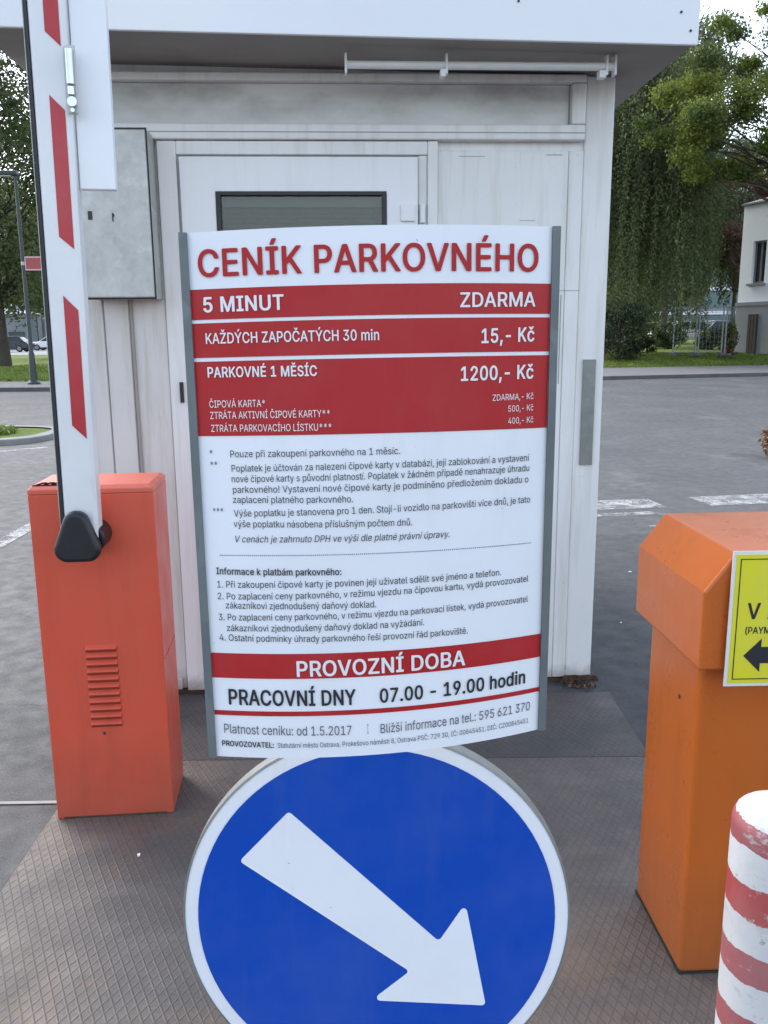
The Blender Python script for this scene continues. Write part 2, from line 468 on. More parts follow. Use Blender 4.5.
ribbon('lawn_left', -70, -4, fl, 3.1, 44, .135, .16, M['lawn'], bumpy=.02)
sheet('far_road', [(-120, 70, .17), (5, 70, .17), (5, 104, .2), (-120, 104, .2)], plain('pale far road', (.24, .245, .25), .8, 0, .15, .3))

# small planted island on the left
def flat_island(name, cx, cy, rx, ry, h, mat, top):
    n = 36; b = MB(); outer = []; inner = []
    for i in range(n):
        t = 2 * math.pi * i / n
        c, s_ = math.cos(t), math.sin(t)
        sx = math.copysign(abs(c) ** .6, c); sy = math.copysign(abs(s_) ** .6, s_)
        outer.append((cx + rx * sx, cy + ry * sy)); inner.append((cx + (rx - .2) * sx, cy + (ry - .2) * sy))
    vs = [(x, y, 0) for x, y in outer] + [(x, y, h) for x, y in outer] + [(x, y, h) for x, y in inner]
    fs = [(i, (i + 1) % n, (i + 1) % n + n, i + n) for i in range(n)] + [(i + n, (i + 1) % n + n, (i + 1) % n + 2 * n, i + 2 * n) for i in range(n)]
    b.add(vs, fs); o = b.build(name + '_kerb', mat, fix=False, bevel=.02); o['kind'] = 'structure'
    b = MB(); b.add([(x, y, h - .02) for x, y in inner], [tuple(range(n))])
    o = b.build(name + '_soil', top, fix=False); o['kind'] = 'structure'
flat_island('traffic_island', -7.2, 13.1, 2.2, 1.15, .085, M['concrete'], M['lawn'])

# ------------------------------------------------------------------ foliage helpers
def leaf_mesh(name, pos, size, mats, midx, parent=None, seed=0, droop=0.0, aspect=.55):
    """pos (N,3), size (N,), one rhombic leaf per point, its direction random"""
    rg = np.random.default_rng(seed); N = len(pos)
    d = rg.normal(size=(N, 3)); d[:, 2] -= droop; d /= np.linalg.norm(d, axis=1)[:, None]
    e = rg.normal(size=(N, 3)); e -= (e * d).sum(1)[:, None] * d; e /= np.linalg.norm(e, axis=1)[:, None]
    s = size[:, None]
    V = np.empty((N, 4, 3)); V[:, 0] = pos - d * s * .5; V[:, 1] = pos + e * s * aspect * .5 - d * s * .05
    V[:, 2] = pos + d * s * .5; V[:, 3] = pos - e * s * aspect * .5 - d * s * .05
    me = bpy.data.meshes.new(name)
    me.vertices.add(N * 4); me.vertices.foreach_set('co', V.reshape(-1))
    me.loops.add(N * 4); me.loops.foreach_set('vertex_index', np.arange(N * 4, dtype=np.int32))
    me.polygons.add(N); me.polygons.foreach_set('loop_start', np.arange(0, N * 4, 4, dtype=np.int32))
    try: me.polygons.foreach_set('loop_total', np.full(N, 4, dtype=np.int32))
    except Exception: pass
    for m in mats: me.materials.append(m)
    me.polygons.foreach_set('material_index', np.asarray(midx, dtype=np.int32))
    me.update(); me.validate()
    o = bpy.data.objects.new(name, me); COL.objects.link(o)
    if parent: o.parent = parent
    return o

def limb(b, p, q, r0, r1, rnd, k=5, wob=.12, n=7):
    p, q = Vector(p), Vector(q); L = (q - p).length; pts = []
    for i in range(k + 1):
        t = i / k
        o = Vector((rnd.uniform(-1, 1), rnd.uniform(-1, 1), rnd.uniform(-.3, 1))) * L * wob * math.sin(math.pi * t) * .6
        pts.append(p.lerp(q, t) + o)
    b.tube(pts, [r0 + (r1 - r0) * i / k for i in range(k + 1)], n)

def tree(name, label, loc, h, trunk_h, crown, n_leaf, lsize, mats, seed, tr=.22, bark='trunk', group=None, cat='tree', clumps=None, nclump=40, flat=.75, crad=(.16, .34), trunk_lean=(0, 0)):
    """crown = (cx, cy, cz, rx, ry, rz) relative to loc"""
    rnd = random.Random(seed); rg = np.random.default_rng(seed)
    t = empty(name, loc); tag(t, label, cat, group)
    cx, cy, cz, rx, ry, rz = crown
    if clumps is None:
        clumps = []
        for i in range(nclump):
            while True:
                u = Vector((rnd.uniform(-1, 1), rnd.uniform(-1, 1), rnd.uniform(-1, 1)))
                if .25 < u.length < 1: break
            u = u * (u.length ** -.35)
            rr = rnd.uniform(*crad) * (rx + rz) / 2
            clumps.append((cx + u.x * rx * .86, cy + u.y * ry * .86, cz + u.z * rz * .86, rr))
    b = MB()
    top = Vector((cx * .5 + trunk_lean[0], cy * .5 + trunk_lean[1], max(trunk_h, cz + rz * .45)))
    k = 8; pts = []; rad = []
    for i in range(k + 1):
        s_ = i / k
        pts.append(Vector((0, 0, -.1)).lerp(top, s_) + Vector((rnd.uniform(-1, 1), rnd.uniform(-1, 1), 0)) * .12 * s_)
        rad.append(tr * (1.35 if i == 0 else 1) * (1 - .82 * s_))
    b.tube(pts, rad, 10)
    for (x, y, z, r) in clumps:
        i = min(k - 1, max(2, int(k * min(.95, max(.25, (z - r * 1.5) / max(top.z, .1))))))
        limb(b, pts[i], (x, y, z), rad[i] * .42, .012, rnd)
    b.build('trunk', M[bark], t, smooth=True)
    W = np.array([c[3] ** 2 for c in clumps]); W = W / W.sum()
    which = rg.choice(len(clumps), n_leaf, p=W)
    C = np.array([c[:3] for c in clumps])[which]; Rr = np.array([c[3] for c in clumps])[which]
    d = rg.normal(size=(n_leaf, 3)); d /= np.linalg.norm(d, axis=1)[:, None]
    rad_ = rg.random(n_leaf) ** .45 * (1 + .25 * rg.normal(size=n_leaf))
    P = C + d * (Rr * rad_)[:, None] * np.array([1, 1, flat])
    cm = rg.integers(0, len(mats), len(clumps))
    mi = np.where(rg.random(n_leaf) < .75, cm[which], rg.integers(0, len(mats), n_leaf))
    leaf_mesh('crown', P, lsize * (.6 + .8 * rg.random(n_leaf)), mats, mi, t, seed, .3)
    return t

def weeping(name, label, loc, h, rx, n_str, lsize, mats, seed, low=1.5):
    rnd = random.Random(seed); rg = np.random.default_rng(seed)
    t = empty(name, loc); tag(t, label, 'tree')
    b = MB(); k = 9; pts = []; rad = []
    for i in range(k + 1):
        s_ = i / k; pts.append(Vector((math.sin(s_ * 3) * .25, math.cos(s_ * 2.2) * .2 - .2, -.1 + h * .9 * s_))); rad.append(.24 * (1.3 if i == 0 else 1) * (1 - .85 * s_))
    b.tube(pts, rad, 10)
    P = []; strand_m = []
    for i in range(n_str):
        a = rnd.uniform(0, 2 * math.pi); ro = rx * rnd.random() ** .55
        zt = h * (1 - .42 * (ro / rx) ** 2.2) * rnd.uniform(.62, 1.0)
        x, y = ro * math.cos(a), ro * math.sin(a)
        ln = rnd.uniform(.3, .97) * (zt - low)
        steps = int(ln / .055)
        sx, sy = rnd.uniform(-.5, .5), rnd.uniform(-.5, .5)
        m_ = rnd.randrange(len(mats))
        for j in range(steps):
            s_ = j / max(1, steps)
            P.append((x + sx * s_ + math.sin(s_ * 5 + i) * .08, y + sy * s_, zt - ln * s_)); strand_m.append(m_)
        if i % 7 == 0:
            q = min(k - 1, max(3, int(k * zt / h * .8)))
            limb(b, pts[q], (x, y, zt), rad[q] * .35, .012, rnd, wob=.18)
    P = np.array(P); P += rg.normal(size=P.shape) * np.array([.09, .09, .05])
    b.build('trunk', M['birch'], t, smooth=True)
    leaf_mesh('crown', P, lsize * (.6 + .8 * rg.random(len(P))), mats, strand_m, t, seed, 1.4, .5)
    return t

def tufts(name, pts, size, mats, seed, droop=-1.2):
    pts = np.array(pts); rg = np.random.default_rng(seed)
    o = leaf_mesh(name, pts, size * (.5 + rg.random(len(pts))), mats, rg.integers(0, len(mats), len(pts)), None, seed, droop, .22)
    return o

# grass blades on the visible lawns and the little island
rg = np.random.default_rng(3)
bx = rg.uniform(7, 19, 26000); off = 5.25 + 5.8 * rg.random(26000); by = 26.3 + .26 * bx + off; bz = .165 + (off - 5.2) / 5.8 * .335 + .03
lx = rg.uniform(-18, -10, 12000); ly = 27.9 + 17 * rg.random(12000) ** 1.5; lz = np.full(12000, .18)
gm = [leaf_mat('grass blade', (.17, .25, .035), .3), leaf_mat('pale grass blade', (.19, .23, .05), .3), leaf_mat('dark grass blade', (.11, .17, .03), .3)]
P = np.concatenate([np.stack([bx, by, bz], 1), np.stack([lx, ly, lz], 1)])
tag(tufts('grass', P, .13, gm, 4), 'short green grass of the lawns beyond the road', 'grass', kind='stuff')
n = 5000; a = rg.uniform(0, 2 * math.pi, n); q = rg.random(n) ** .5
P = np.stack([-7.4 + 1.75 * q * np.cos(a), 13.1 + .85 * q * np.sin(a), .09 + .12 * rg.random(n) * (1 - q * .7)], 1)
tag(tufts('weeds', P, .13, gm, 6, -.3), 'ragged weeds and grass on the small kerbed traffic island', 'weeds', kind='stuff')

# ------------------------------------------------------------------ trees
weeping('weeping_birch', 'tall dull green tree with long hanging branches just right of the booth', (11.6, 41.0, .5), 17.2, 3.75, 900, .14,
        [M['lf_birch'], M['lf_birch2'], M['lf_dark'], M['lf_birch']], 11, low=.1)
weeping('weeping_birch', 'second weeping tree half hidden behind the tall hanging one, beyond the mesh fence', (16.6, 52.0, .55), 14.0, 4.6, 420, .19,
        [M['lf_birch'], M['lf_dark']], 12, low=2.0)
rnd = random.Random(8); mc = []
for i in range(52):
    mc.append((rnd.uniform(-5.4, 2.5), rnd.uniform(-2.6, 2.0), rnd.uniform(7.0, 12.2), rnd.uniform(.45, 1.0)))
for x, z, r in ((-6.3, 8.6, .7), (-5.6, 7.7, .7), (-6.9, 9.2, .5), (-4.9, 7.2, .6), (-6.0, 10.2, .8), (-5.0, 11.2, .8), (-3.6, 12.4, .6), (-2.4, 13.2, .5), (-1.6, 5.6, .35), (-1.4, 6.4, .4), (-.9, 4.6, .3), (-1.0, 13.5, .5), (.4, 12.4, .8), (-2.9, 7.2, .6), (-1.9, 8.3, .8)):
    mc.append((x, rnd.uniform(-1.5, .6), z, r))
tree('maple_tree', 'bright yellow green leafy tree reaching in over the white house', (17.3, 35.8, .4), 14, 9, (-2, 0, 9.5, 5, 3, 4), 62000, .13,
     [M['lf_maple'], M['lf_maple2'], M['lf_maple'], M['lf_mid']], 21, tr=.2, clumps=mc, flat=.6)
tree('russet_tree', 'thin russet brown tree between the hanging tree and the white house', (19.6, 49.0, .55), 11, 7, (0, 0, 6.6, 2.5, 2.3, 3.8), 9000, .18,
     [M['lf_red'], M['lf_red'], M['lf_red2'], M['lf_birch2']], 31, tr=.14, nclump=30, crad=(.12, .26))
tree('broadleaf_tree', 'mid green round tree right behind the maple and beside the white house roof', (23.5, 56.0, .55), 14, 8, (-1.5, 0, 8.6, 4.6, 4, 4.8), 20000, .2,
     [M['lf_mid'], M['lf_dark'], M['lf_birch2'], M['lf_mid']], 35, tr=.24, nclump=50, crad=(.16, .3))
tree('conifer_bush', 'very dark dense bush at the foot of the tall hanging tree', (10.1, 37.2, .4), 2.9, 1.5, (0, 0, 1.25, 1.25, 1.1, 1.35), 9000, .11,
     [M['lf_conifer'], M['lf_conifer'], M['lf_dark']], 41, tr=.1, nclump=26, crad=(.3, .5), cat='bush')
tree('tall_tree', 'tallest leafy tree standing behind the hanging tree and the maple', (21.0, 62.0, .5), 24, 15, (-.6, 0, 13.2, 4.7, 4.5, 9.6), 30000, .23,
     [M['lf_mid'], M['lf_birch'], M['lf_birch2'], M['lf_dark']], 51, tr=.3, nclump=80, crad=(.14, .28))
tree('tall_tree', 'broad mid green tree far behind the mesh fence and cars', (24.5, 82.0, .5), 16, 10, (0, 0, 7.2, 7, 6, 6.6), 15000, .3,
     [M['lf_dark'], M['lf_mid'], M['lf_birch']], 52, tr=.3, nclump=55, crad=(.16, .3))
tree('lime_tree', 'large leafy tree at the left edge behind the street lamp', (-18.3, 42.0, .14), 17, 10, (0, 0, 9.4, 4.8, 4.4, 7.6), 44000, .19,
     [M['lf_mid'], M['lf_dark'], M['lf_dark'], M['lf_birch']], 61, tr=.28, nclump=76, crad=(.18, .32))
tree('lime_tree', 'dark leafy tree farther back on the left, in front of the grey building', (-22.5, 60.0, .16), 13, 8, (0, 0, 7.4, 5.4, 5, 5.2), 26000, .24,
     [M['lf_dark'], M['lf_birch'], M['lf_mid']], 62, tr=.28, nclump=46, crad=(.16, .3))
# small brown leaf clump at the right frame edge
P = []
rg = np.random.default_rng(71)
n = 500; a = rg.normal(size=(n, 3)); a /= np.linalg.norm(a, axis=1)[:, None]; q = rg.random(n)[:, None] ** .4
P = a * q * np.array([.21, .2, .2]) + np.array([0, 0, .21])
lc = empty('dry_shrub', (4.78, 10.3, 0)); tag(lc, 'small round clump of brown dry leaves on the road at the right edge', 'dry plant')
leaf_mesh('foliage', P, .075 * (.6 + .8 * rg.random(n)), [M['lf_dry'], M['lf_dry2'], M['lf_red']], rg.integers(0, 3, n), lc, 5)
b = MB()
for i in range(14):
    t = rnd.uniform(0, 6.28); limb(b, (0, 0, 0), (.16 * math.cos(t), .16 * math.sin(t), rnd.uniform(.15, .36)), .008, .003, rnd, n=5)
b.build('stem', M['brown_wood'], lc)
# scrubby heap by the house corner
for i_, (x_, y_, h_) in enumerate(((13.2, 43.5, 1.3), (17.6, 46.5, 1.1), (16.0, 48.5, 1.5))):
    tree('shrub', ('dark low shrub behind the left end of the mesh fence', 'lowest shrub behind the two close fence posts', 'bushy shrub in front of the parked white car')[i_], (x_, y_, .55), h_, h_ * .6, (0, 0, h_ * .5, 1.0, .8, h_ * .52), 2600, .13,
         [M['lf_dark'], M['lf_mid'], M['lf_conifer']], 80 + i_, tr=.06, nclump=14, crad=(.3, .5), cat='bush', group='shrubs behind the fence')
hc = empty('scrub', (15.35, 38.6, .5)); tag(hc, 'scrubby grey green bush with rusty foot between mesh fence and plinth', 'bush')
n = 2600; a = rg.normal(size=(n, 3)); a /= np.linalg.norm(a, axis=1)[:, None]; q = rg.random(n)[:, None] ** .4
P = a * q * np.array([.38, .38, .75]) * (1 + .2 * np.sin(a[:, :1] * 7)) + np.array([0, 0, .72])
mi = np.where(P[:, 2] < .38, rg.integers(2, 4, n), rg.integers(0, 2, n))
leaf_mesh('foliage', P, .11 * (.6 + .8 * rg.random(n)), [M['lf_birch2'], M['lf_dark'], M['lf_red'], M['lf_dry']], mi, hc, 6)
b = MB()
for i in range(10):
    t = rnd.uniform(0, 6.28); limb(b, (0, 0, 0), (.25 * math.cos(t), .25 * math.sin(t), rnd.uniform(.6, 1.3)), .02, .006, rnd, n=5)
b.build('stem', M['brown_wood'], hc)
# far wood closing the view
n = 50000; fx = rg.uniform(-130, 130, n); top = 15 + 5 * np.sin(fx * .09) + 3 * np.sin(fx * .31 + 1) + 1.6 * np.sin(fx * .83)
P = np.stack([fx, 150 + rg.uniform(-6, 6, n), top * rg.random(n) ** .8], 1)
tag(leaf_mesh('far_treeline', P, 1.2 * (.5 + rg.random(n)), [M['lf_dark'], M['lf_mid'], M['lf_birch']], rg.integers(0, 3, n), None, 9, 0, .8),
    'distant belt of trees closing the view behind everything', 'treeline', kind='stuff')

# ------------------------------------------------------------------ far buildings
def house():
    d = Vector((.385, -.923)); ang = math.atan2(d.y, d.x)
    h = empty('white_house', (16.98, 42.0, .5), ang)     # local x runs along the visible wall, y into the house
    tag(h, 'white rendered house with grey plinth at the right edge', 'house')
    b = MB()
    x0, x1, z0, z1 = 0, 11, 2.36, 6.75
    wins = [(.72, 1.5, 3.2, 5.1), (4.4, 5.6, 3.2, 5.1), (7.4, 8.6, 3.2, 5.1)]
    cur = x0
    for (a, c, e, f) in wins:
        b.box(cur, a, 0, .35, z0, z1); b.box(a, c, 0, .35, z0, e); b.box(a, c, 0, .35, f, z1); cur = c
    b.box(cur, x1, 0, .35, z0, z1)
    b.box(x0, x0 + .35, .35, 9, z0, z1); b.box(x1 - .35, x1, .35, 9, z0, z1); b.box(x0 + .35, x1 - .35, 8.65, 9, z0, z1)
    b.build('wall', M['wall_white'], h)
    p = MB().box(-.03, 11.03, -.05, 9.05, -.1, 2.2); p.build('plinth', M['plinth'], h)
    c = MB().box(-.07, 11.07, -.09, 9.09, 2.2, 2.36); c.build('cornice', M['plinth'], h)
    for (a, c_, e, f) in wins:
        fr_ = MB(); fr_.box(a, a + .08, .14, .2, e, f); fr_.box(c_ - .08, c_, .14, .2, e, f); fr_.box(a + .08, c_ - .08, .14, .2, f - .08, f); fr_.box(a + .08, c_ - .08, .14, .2, e, e + .08); fr_.box((a + c_) / 2 - .04, (a + c_) / 2 + .04, .14, .2, e + .08, f - .08)
        wi = fr_.build('window', M['far_grey'], h)
        MB().box(a, c_, .22, .24, e, f).build('pane', M['far_dark'], wi)
        MB().box(a - .12, c_ + .12, -.16, .12, e - .1, e - .004).build('sill', M['plinth'], wi)
    r_ = MB(); r_.prism([(-.1, 6.76), (9.1, 6.76), (9.1, 6.83), (4.5, 8.0), (-.1, 6.83)], 'x', -.1, 11.1)
    r_.build('roof', M['roof_tile'], h)
    d_ = MB(); d_.box(.85, 1.4, -.12, -.06, .0, 1.8)
    for i in range(3): d_.box(.87 + i * .18, 1.02 + i * .18, -.145, -.12, .04, 1.78)
    d_.build('door', M['brown_wood'], h)
    MB().box(1.7, 11, -.10, -.052, .0, .75).build('skirting', M['concrete'], h)
    dp = MB(); dp.tube([(.16, -.14, 6.6), (.16, -.14, 2.42)], .05, 8); dp.tube([(.16, -.14, 2.36), (.16, -.14, .05)], .05, 8); 
house()

def far_block():
    h = empty('grey_building', (-52, 112, .2)); tag(h, 'grey columned building far behind the parked cars on the left', 'building')
    MB().box(-22, 42, 2, 16, 0, 8.2).build('wall', M['far_grey'], h)
    b = MB().box(-22.5, 42.5, -.6, 16.5, 8.2, 9.0); b.build('roof', M['concrete'], h)
    for i in range(22):
        x = -21 + i * 2.9
        MB().box(x, x + .5, -.2, .3, 0, 8.2).build('column', M['concrete'], h)
        if i < 21: MB().box(x + .7, x + 2.7, 1.9, 1.99, .8, 7.2).build('window', M['far_dark'], h)
far_block()
def pavilion():
    h = empty('kiosk', (-41.3, 100.0, .2)); tag(h, 'small kiosk with pale pointed roof behind the lamp post', 'kiosk')
    b = MB(); b.box(-1.3, 1.3, -1.3, 1.3, 0, 4.0); b.build('wall', M['far_grey'], h)
    b = MB(); b.add([(-1.7, -1.7, 4.0), (1.7, -1.7, 4.0), (1.7, 1.7, 4.0), (-1.7, 1.7, 4.0), (0, 0, 5.8)], [(0, 3, 2, 1), (0, 1, 4), (1, 2, 4), (2, 3, 4), (3, 0, 4)])
    b.build('roof', M['wall_white'], h)
    MB().box(-.9, .9, -1.36, -1.305, 1.0, 2.0).build('window', M['far_dark'], h)
pavilion()
def teal_block():
    h = empty('office_block', (41, 118, .5), R(-12)); tag(h, 'pale office block with banded windows glimpsed between the trees', 'building')
    MB().box(-9, 20, .3, 14, 0, 20).build('wall', M['concrete'], h)
    for i in range(6):
        MB().box(-8.6, 19.6, .2, .295, 1.2 + i * 3.1, 2.9 + i * 3.1).build('window', M['far_teal'], h)
        MB().box(-9.1, 20.1, .0, .29, 3.3 + i * 3.1, 3.75 + i * 3.1).build('ledge', M['wall_white'], h)
teal_block()

# ------------------------------------------------------------------ parked cars
def car(label, loc, rz, paint, group):
    c = empty('parked_car', loc, rz); tag(c, label, 'car', group)
    prof = [(-2.15, .32), (-2.2, .62), (-2.1, .82), (-1.95, .9), (-1.0, .97), (.95, .95), (1.75, .86), (2.12, .72), (2.2, .5), (2.12, .3)]
    MB().prism(prof, 'y', -.86, .86).build('body', paint, c, bevel=.07, seg=2, smooth=True)
    cab = MB(); base = [(-1.75, .95), (1.05, .94)]; 
    z0, z1 = .94, 1.46
    lo = [(-1.85, -.80), (1.1, -.80), (1.1, .80), (-1.85, .80)]; hi = [(-1.25, -.62), (.25, -.62), (.25, .62), (-1.25, .62)]
    cab.add([(x, y, z0) for x, y in lo] + [(x, y, z1) for x, y in hi], [(0, 3, 2, 1), (4, 5, 6, 7), (0, 1, 5, 4), (1, 2, 6, 5), (2, 3, 7, 6), (3, 0, 4, 7)])
    cab.build('window', M['car_glass'], c, bevel=.04)
    rf = MB().box(-1.3, .3, -.64, .64, 1.45, 1.50)
    for y in (-1, 1):
        rf.tube([(-1.80, .79 * y, .95), (-1.25, .63 * y, 1.46)], .04, 6); rf.tube([(1.08, .79 * y, .95), (.26, .63 * y, 1.46)], .035, 6); rf.tube([(-.35, .815 * y, .95), (-.4, .645 * y, 1.46)], .035, 6)
    rf.build('roof', paint, c, bevel=.02)
    for x in (-1.32, 1.35):
        for y in (-.8, .8):
            wv = MB().lathe([(.02, -.1), (.29, -.1), (.325, -.06), (.325, .06), (.29, .1), (.02, .1)], 20)
            wo = wv.build('wheel', M['tyre'], c, smooth=True); wo.location = (x, y, .325); wo.rotation_euler = (R(90), 0, 0)
            rm = MB().lathe([(.02, -.105), (.2, -.105), (.21, -.09), (.21, .09), (.2, .105), (.02, .105)], 16).build('rim', M['strip'], wo)
    for y in (-.62, .62):
        MB().box(2.12, 2.2, y - .16, y + .16, .6, .72).build('headlight', M['white_metal'], c, bevel=.02)
        MB().box(-2.2, -2.12, y - .16, y + .16, .66, .8).build('tail_light', M['stripe'], c, bevel=.02)
    return c
P_dark = plain('dark grey car paint', (.035, .042, .055), .25); P_white = plain('white car paint', (.8, .8, .8), .25)
P_yel = plain('lime car paint', (.5, .55, .12), .3); P_silver = plain('silver car paint', (.45, .46, .48), .28, .5)
car('dark estate car parked far left beyond the lawn', (-36.2, 84.5, .19), R(180), P_dark, 'cars parked on the left street')
car('white car parked behind the dark one, beyond the lamp post', (-35.2, 93.0, .2), R(180), P_white, 'cars parked on the left street')
car('pale lime car parked among trees behind the mesh fence', (19.0, 61.5, .72), R(160), P_yel, 'cars parked behind the fence')
car('white car parked behind the fence, between the lime car and the silver one', (19.9, 58.0, .72), R(170), P_white, 'cars parked behind the fence')
car('silver car parked behind the double fence posts', (22.6, 57.0, .72), R(5), P_silver, 'cars parked behind the fence')

# ------------------------------------------------------------------ mesh construction fence
def fence_panel(label, x, y, z, L, H, rz):
    o = empty('mesh_fence', (x, y, z), rz); tag(o, label, 'fence', 'mesh fence panels by the house')
    for px in (0, L): MB().tube([(px, 0, 0), (px, 0, H)], .036, 8).build('post', M['strip'], o)
    for pz in (.15, H - .04): MB().tube([(.03, 0, pz), (L - .03, 0, pz)], .022, 6).build('rail', M['strip'], o)
    b = MB(); n_ = int(L / .16)
    for i in range(1, n_): b.tube([(i * L / n_, .012, .15), (i * L / n_, .012, H - .04)], .007, 4, False)
    for j in range(1, 9): b.tube([(.03, -.006, .15 + j * (H - .19) / 9), (L - .03, -.006, .15 + j * (H - .19) / 9)], .007, 4, False)
    b.build('mesh_infill', M['galv_dark'], o)
    for px in (0, L): MB().box(px - .11, px + .11, -.3, .3, -.01, .12).build('foot', M['kerb'], o, bevel=.02)
fence_panel('left wire mesh fence panel in front of the parked cars', 12.75, 38.2, .5, 1.0, 2.1, R(2))
fence_panel('middle wire mesh fence panel ending at two close posts', 13.86, 38.2, .5, .98, 2.1, R(-8))
fence_panel('wire mesh fence panel turned towards the house corner', 14.95, 38.0, .47, 2.4, 2.15, R(62))

# ------------------------------------------------------------------ street lamp and street sign
lp = empty('street_lamp', (-10.62, 26.3, .12)); tag(lp, 'dark slim street lamp post with flat head on the left pavement', 'street lamp')
MB().lathe([(.19, 0), (.19, .05), (.12, .12), (.1, .5), (.085, .9), (.06, 1.0), (.045, 6.0)], 16).build('post', M['pole'], lp, smooth=True)
b = MB(); b.box(-.95, .08, -.14, .14, 6.0, 6.13); b.build('lamp_head', M['pole'], lp, bevel=.03)
MB().box(-.85, -.1, -.1, .1, 5.985, 5.999).build('lens', M['white_metal'], lp)
ss = empty('street_sign', (-10.62, 26.3, 3.66)); tag(ss, 'small red arrow board with pale border high on the lamp post', 'sign')
b = MB(); b.box(.06, .62, -.02, 0, -.2, .2); b.build('board', plain('faded red board', (.42, .08, .085), .5), ss)
b = MB()
for q_ in ((.06, .62, .16, .2), (.06, .62, -.2, -.16), (.06, .09, -.16, .16), (.59, .62, -.16, .16)): b.box(q_[0], q_[1], -.024, -.0205, q_[2], q_[3])
b.build('border', plain('pale red border', (.68, .45, .42), .5), ss)
MB().tube([(0, 0, -.05), (0, 0, .05)], .062, 12).build('clamp', M['galv'], ss)

# ------------------------------------------------------------------ the booth
bo = empty('ticket_booth', (.8967, 3.52, 0), R(3.0)); tag(bo, 'white panelled ticket booth with flat overhanging roof', 'booth')
# walls: carcass set 30 mm behind the face panels, hole for the door window
b = MB(); WT = 2.50
b.box(-2.10, -1.53, 0, .05, .03, WT); b.box(-.875, -.01, 0, .05, .03, WT); b.box(-1.53, -.875, 0, .05, .03, 1.14); b.box(-1.53, -.875, 0, .05, 2.04, WT)
b.box(-2.10, -2.05, .05, 2.2, .03, WT); b.box(-.06, -.01, .05, 2.2, .03, WT); b.box(-2.05, -.05, 2.15, 2.2, .03, WT)
b.build('wall', M['booth'], bo)
MB().box(-2.06, -.04, -.004, 2.16, .0, .028).build('base', M['rust'], bo)
MB().box(-2.05, -.05, .06, 2.15, .03, .05).build('floor', M['dark'], bo)
# cladding left of the door (three boards with open seams)
b = MB(); b.box(-2.10, -1.984, -.012, -.0005, .035, 2.19); b.box(-1.978, -1.884, -.012, -.0005, .035, 2.19); b.box(-1.872, -1.742, -.012, -.0005, .035, 2.19)
b.build('cladding', M['booth_dirty'], bo, bevel=.003, seg=1)
b = MB(); b.box(-1.8835, -1.8725, -.006, -.0004, .035, 2.18); b.box(-1.9835, -1.9785, -.005, -.0004, .035, 2.18); b.build('seam', M['seam'], bo)
b = MB(); b.box(-1.90, -1.76, -.03, -.0125, .035, .085); b.build('skirting', M['booth_dirty'], bo, bevel=.004)
# door frame and leaf
b = MB(); b.box(-1.738, -1.668, -.03, -.0005, .03, 2.2165); b.box(-.722, -.683, -.034, -.0005, .03, 2.2165); b.box(-1.668, -.722, -.03, -.0005, 2.168, 2.2165); b.box(-.757, -.7225, -.022, -.0005, .03, 2.1675)
b.build('door_frame', M['booth'], bo, bevel=.004)
dr = empty('door', (0, 0, 0)); 
b = MB(); L0, L1, T0, T1 = -1.655, -.760, .06, 2.158
oc = [(L0, T0), (L1, T0), (L1, T1), (L0, T1)]; ic = [(-1.525, 1.15), (-.88, 1.15), (-.88, 2.034), (-1.525, 2.034)]
b.add([(x, y, z) for y in (-.046, -.004) for c_ in (oc, ic) for x, z in c_],
      [(o_ + i, o_ + (i + 1) % 4, o_ + 4 + (i + 1) % 4, o_ + 4 + i) for o_ in (0, 8) for i in range(4)] + [(o_ + i, o_ + (i + 1) % 4, o_ + 8 + (i + 1) % 4, o_ + 8 + i) for o_ in (0, 4) for i in range(4)])
bpy.data.objects.remove(dr)
dr = b.build('door', M['booth_clean'], bo, bevel=.005)
b = MB(); b.box(-1.524, -1.508, -.05, -.012, 1.151, 2.033); b.box(-.897, -.881, -.05, -.012, 1.151, 2.033); b.box(-1.508, -.897, -.05, -.012, 2.021, 2.033); b.box(-1.508, -.897, -.05, -.012, 1.151, 1.166)
wn = b.build('window', M['slot'], dr)
b = MB(); b.box(-1.508, -.897, -.03, -.026, 1.166, 2.021); b.build('pane', M['glass_dark'], wn)
b = MB(); b.box(-1.508, -.897, .0, .018, 1.985, 2.021); b.build('blind_box', M['blind_box'], wn)
b = MB(); z = 1.975
while z > 1.17:
    b.add([(-1.508, .004, z), (-.897, .004, z), (-.897, .014, z - .011), (-1.508, .014, z - .011)], [(0, 1, 2, 3)]); z -= .0185
b.build('blind', M['blind'], wn, fix=False)
MB().box(-1.52, -.885, .03, .034, 1.15, 2.03).build('backing', M['dark'], wn)
b = MB(); b.box(-.826, -.772, -.056, -.0465, 1.925, 1.985); b.tube([(-.742, -.036, 1.92), (-.742, -.036, 1.99)], .011, 10); b.build('hinge', M['booth_clean'], dr, bevel=.002)
b = MB(); b.box(-1.700, -1.686, -.040, -.0305, 1.245, 1.325); b.build('strike_plate', M['black_plastic'], bo)
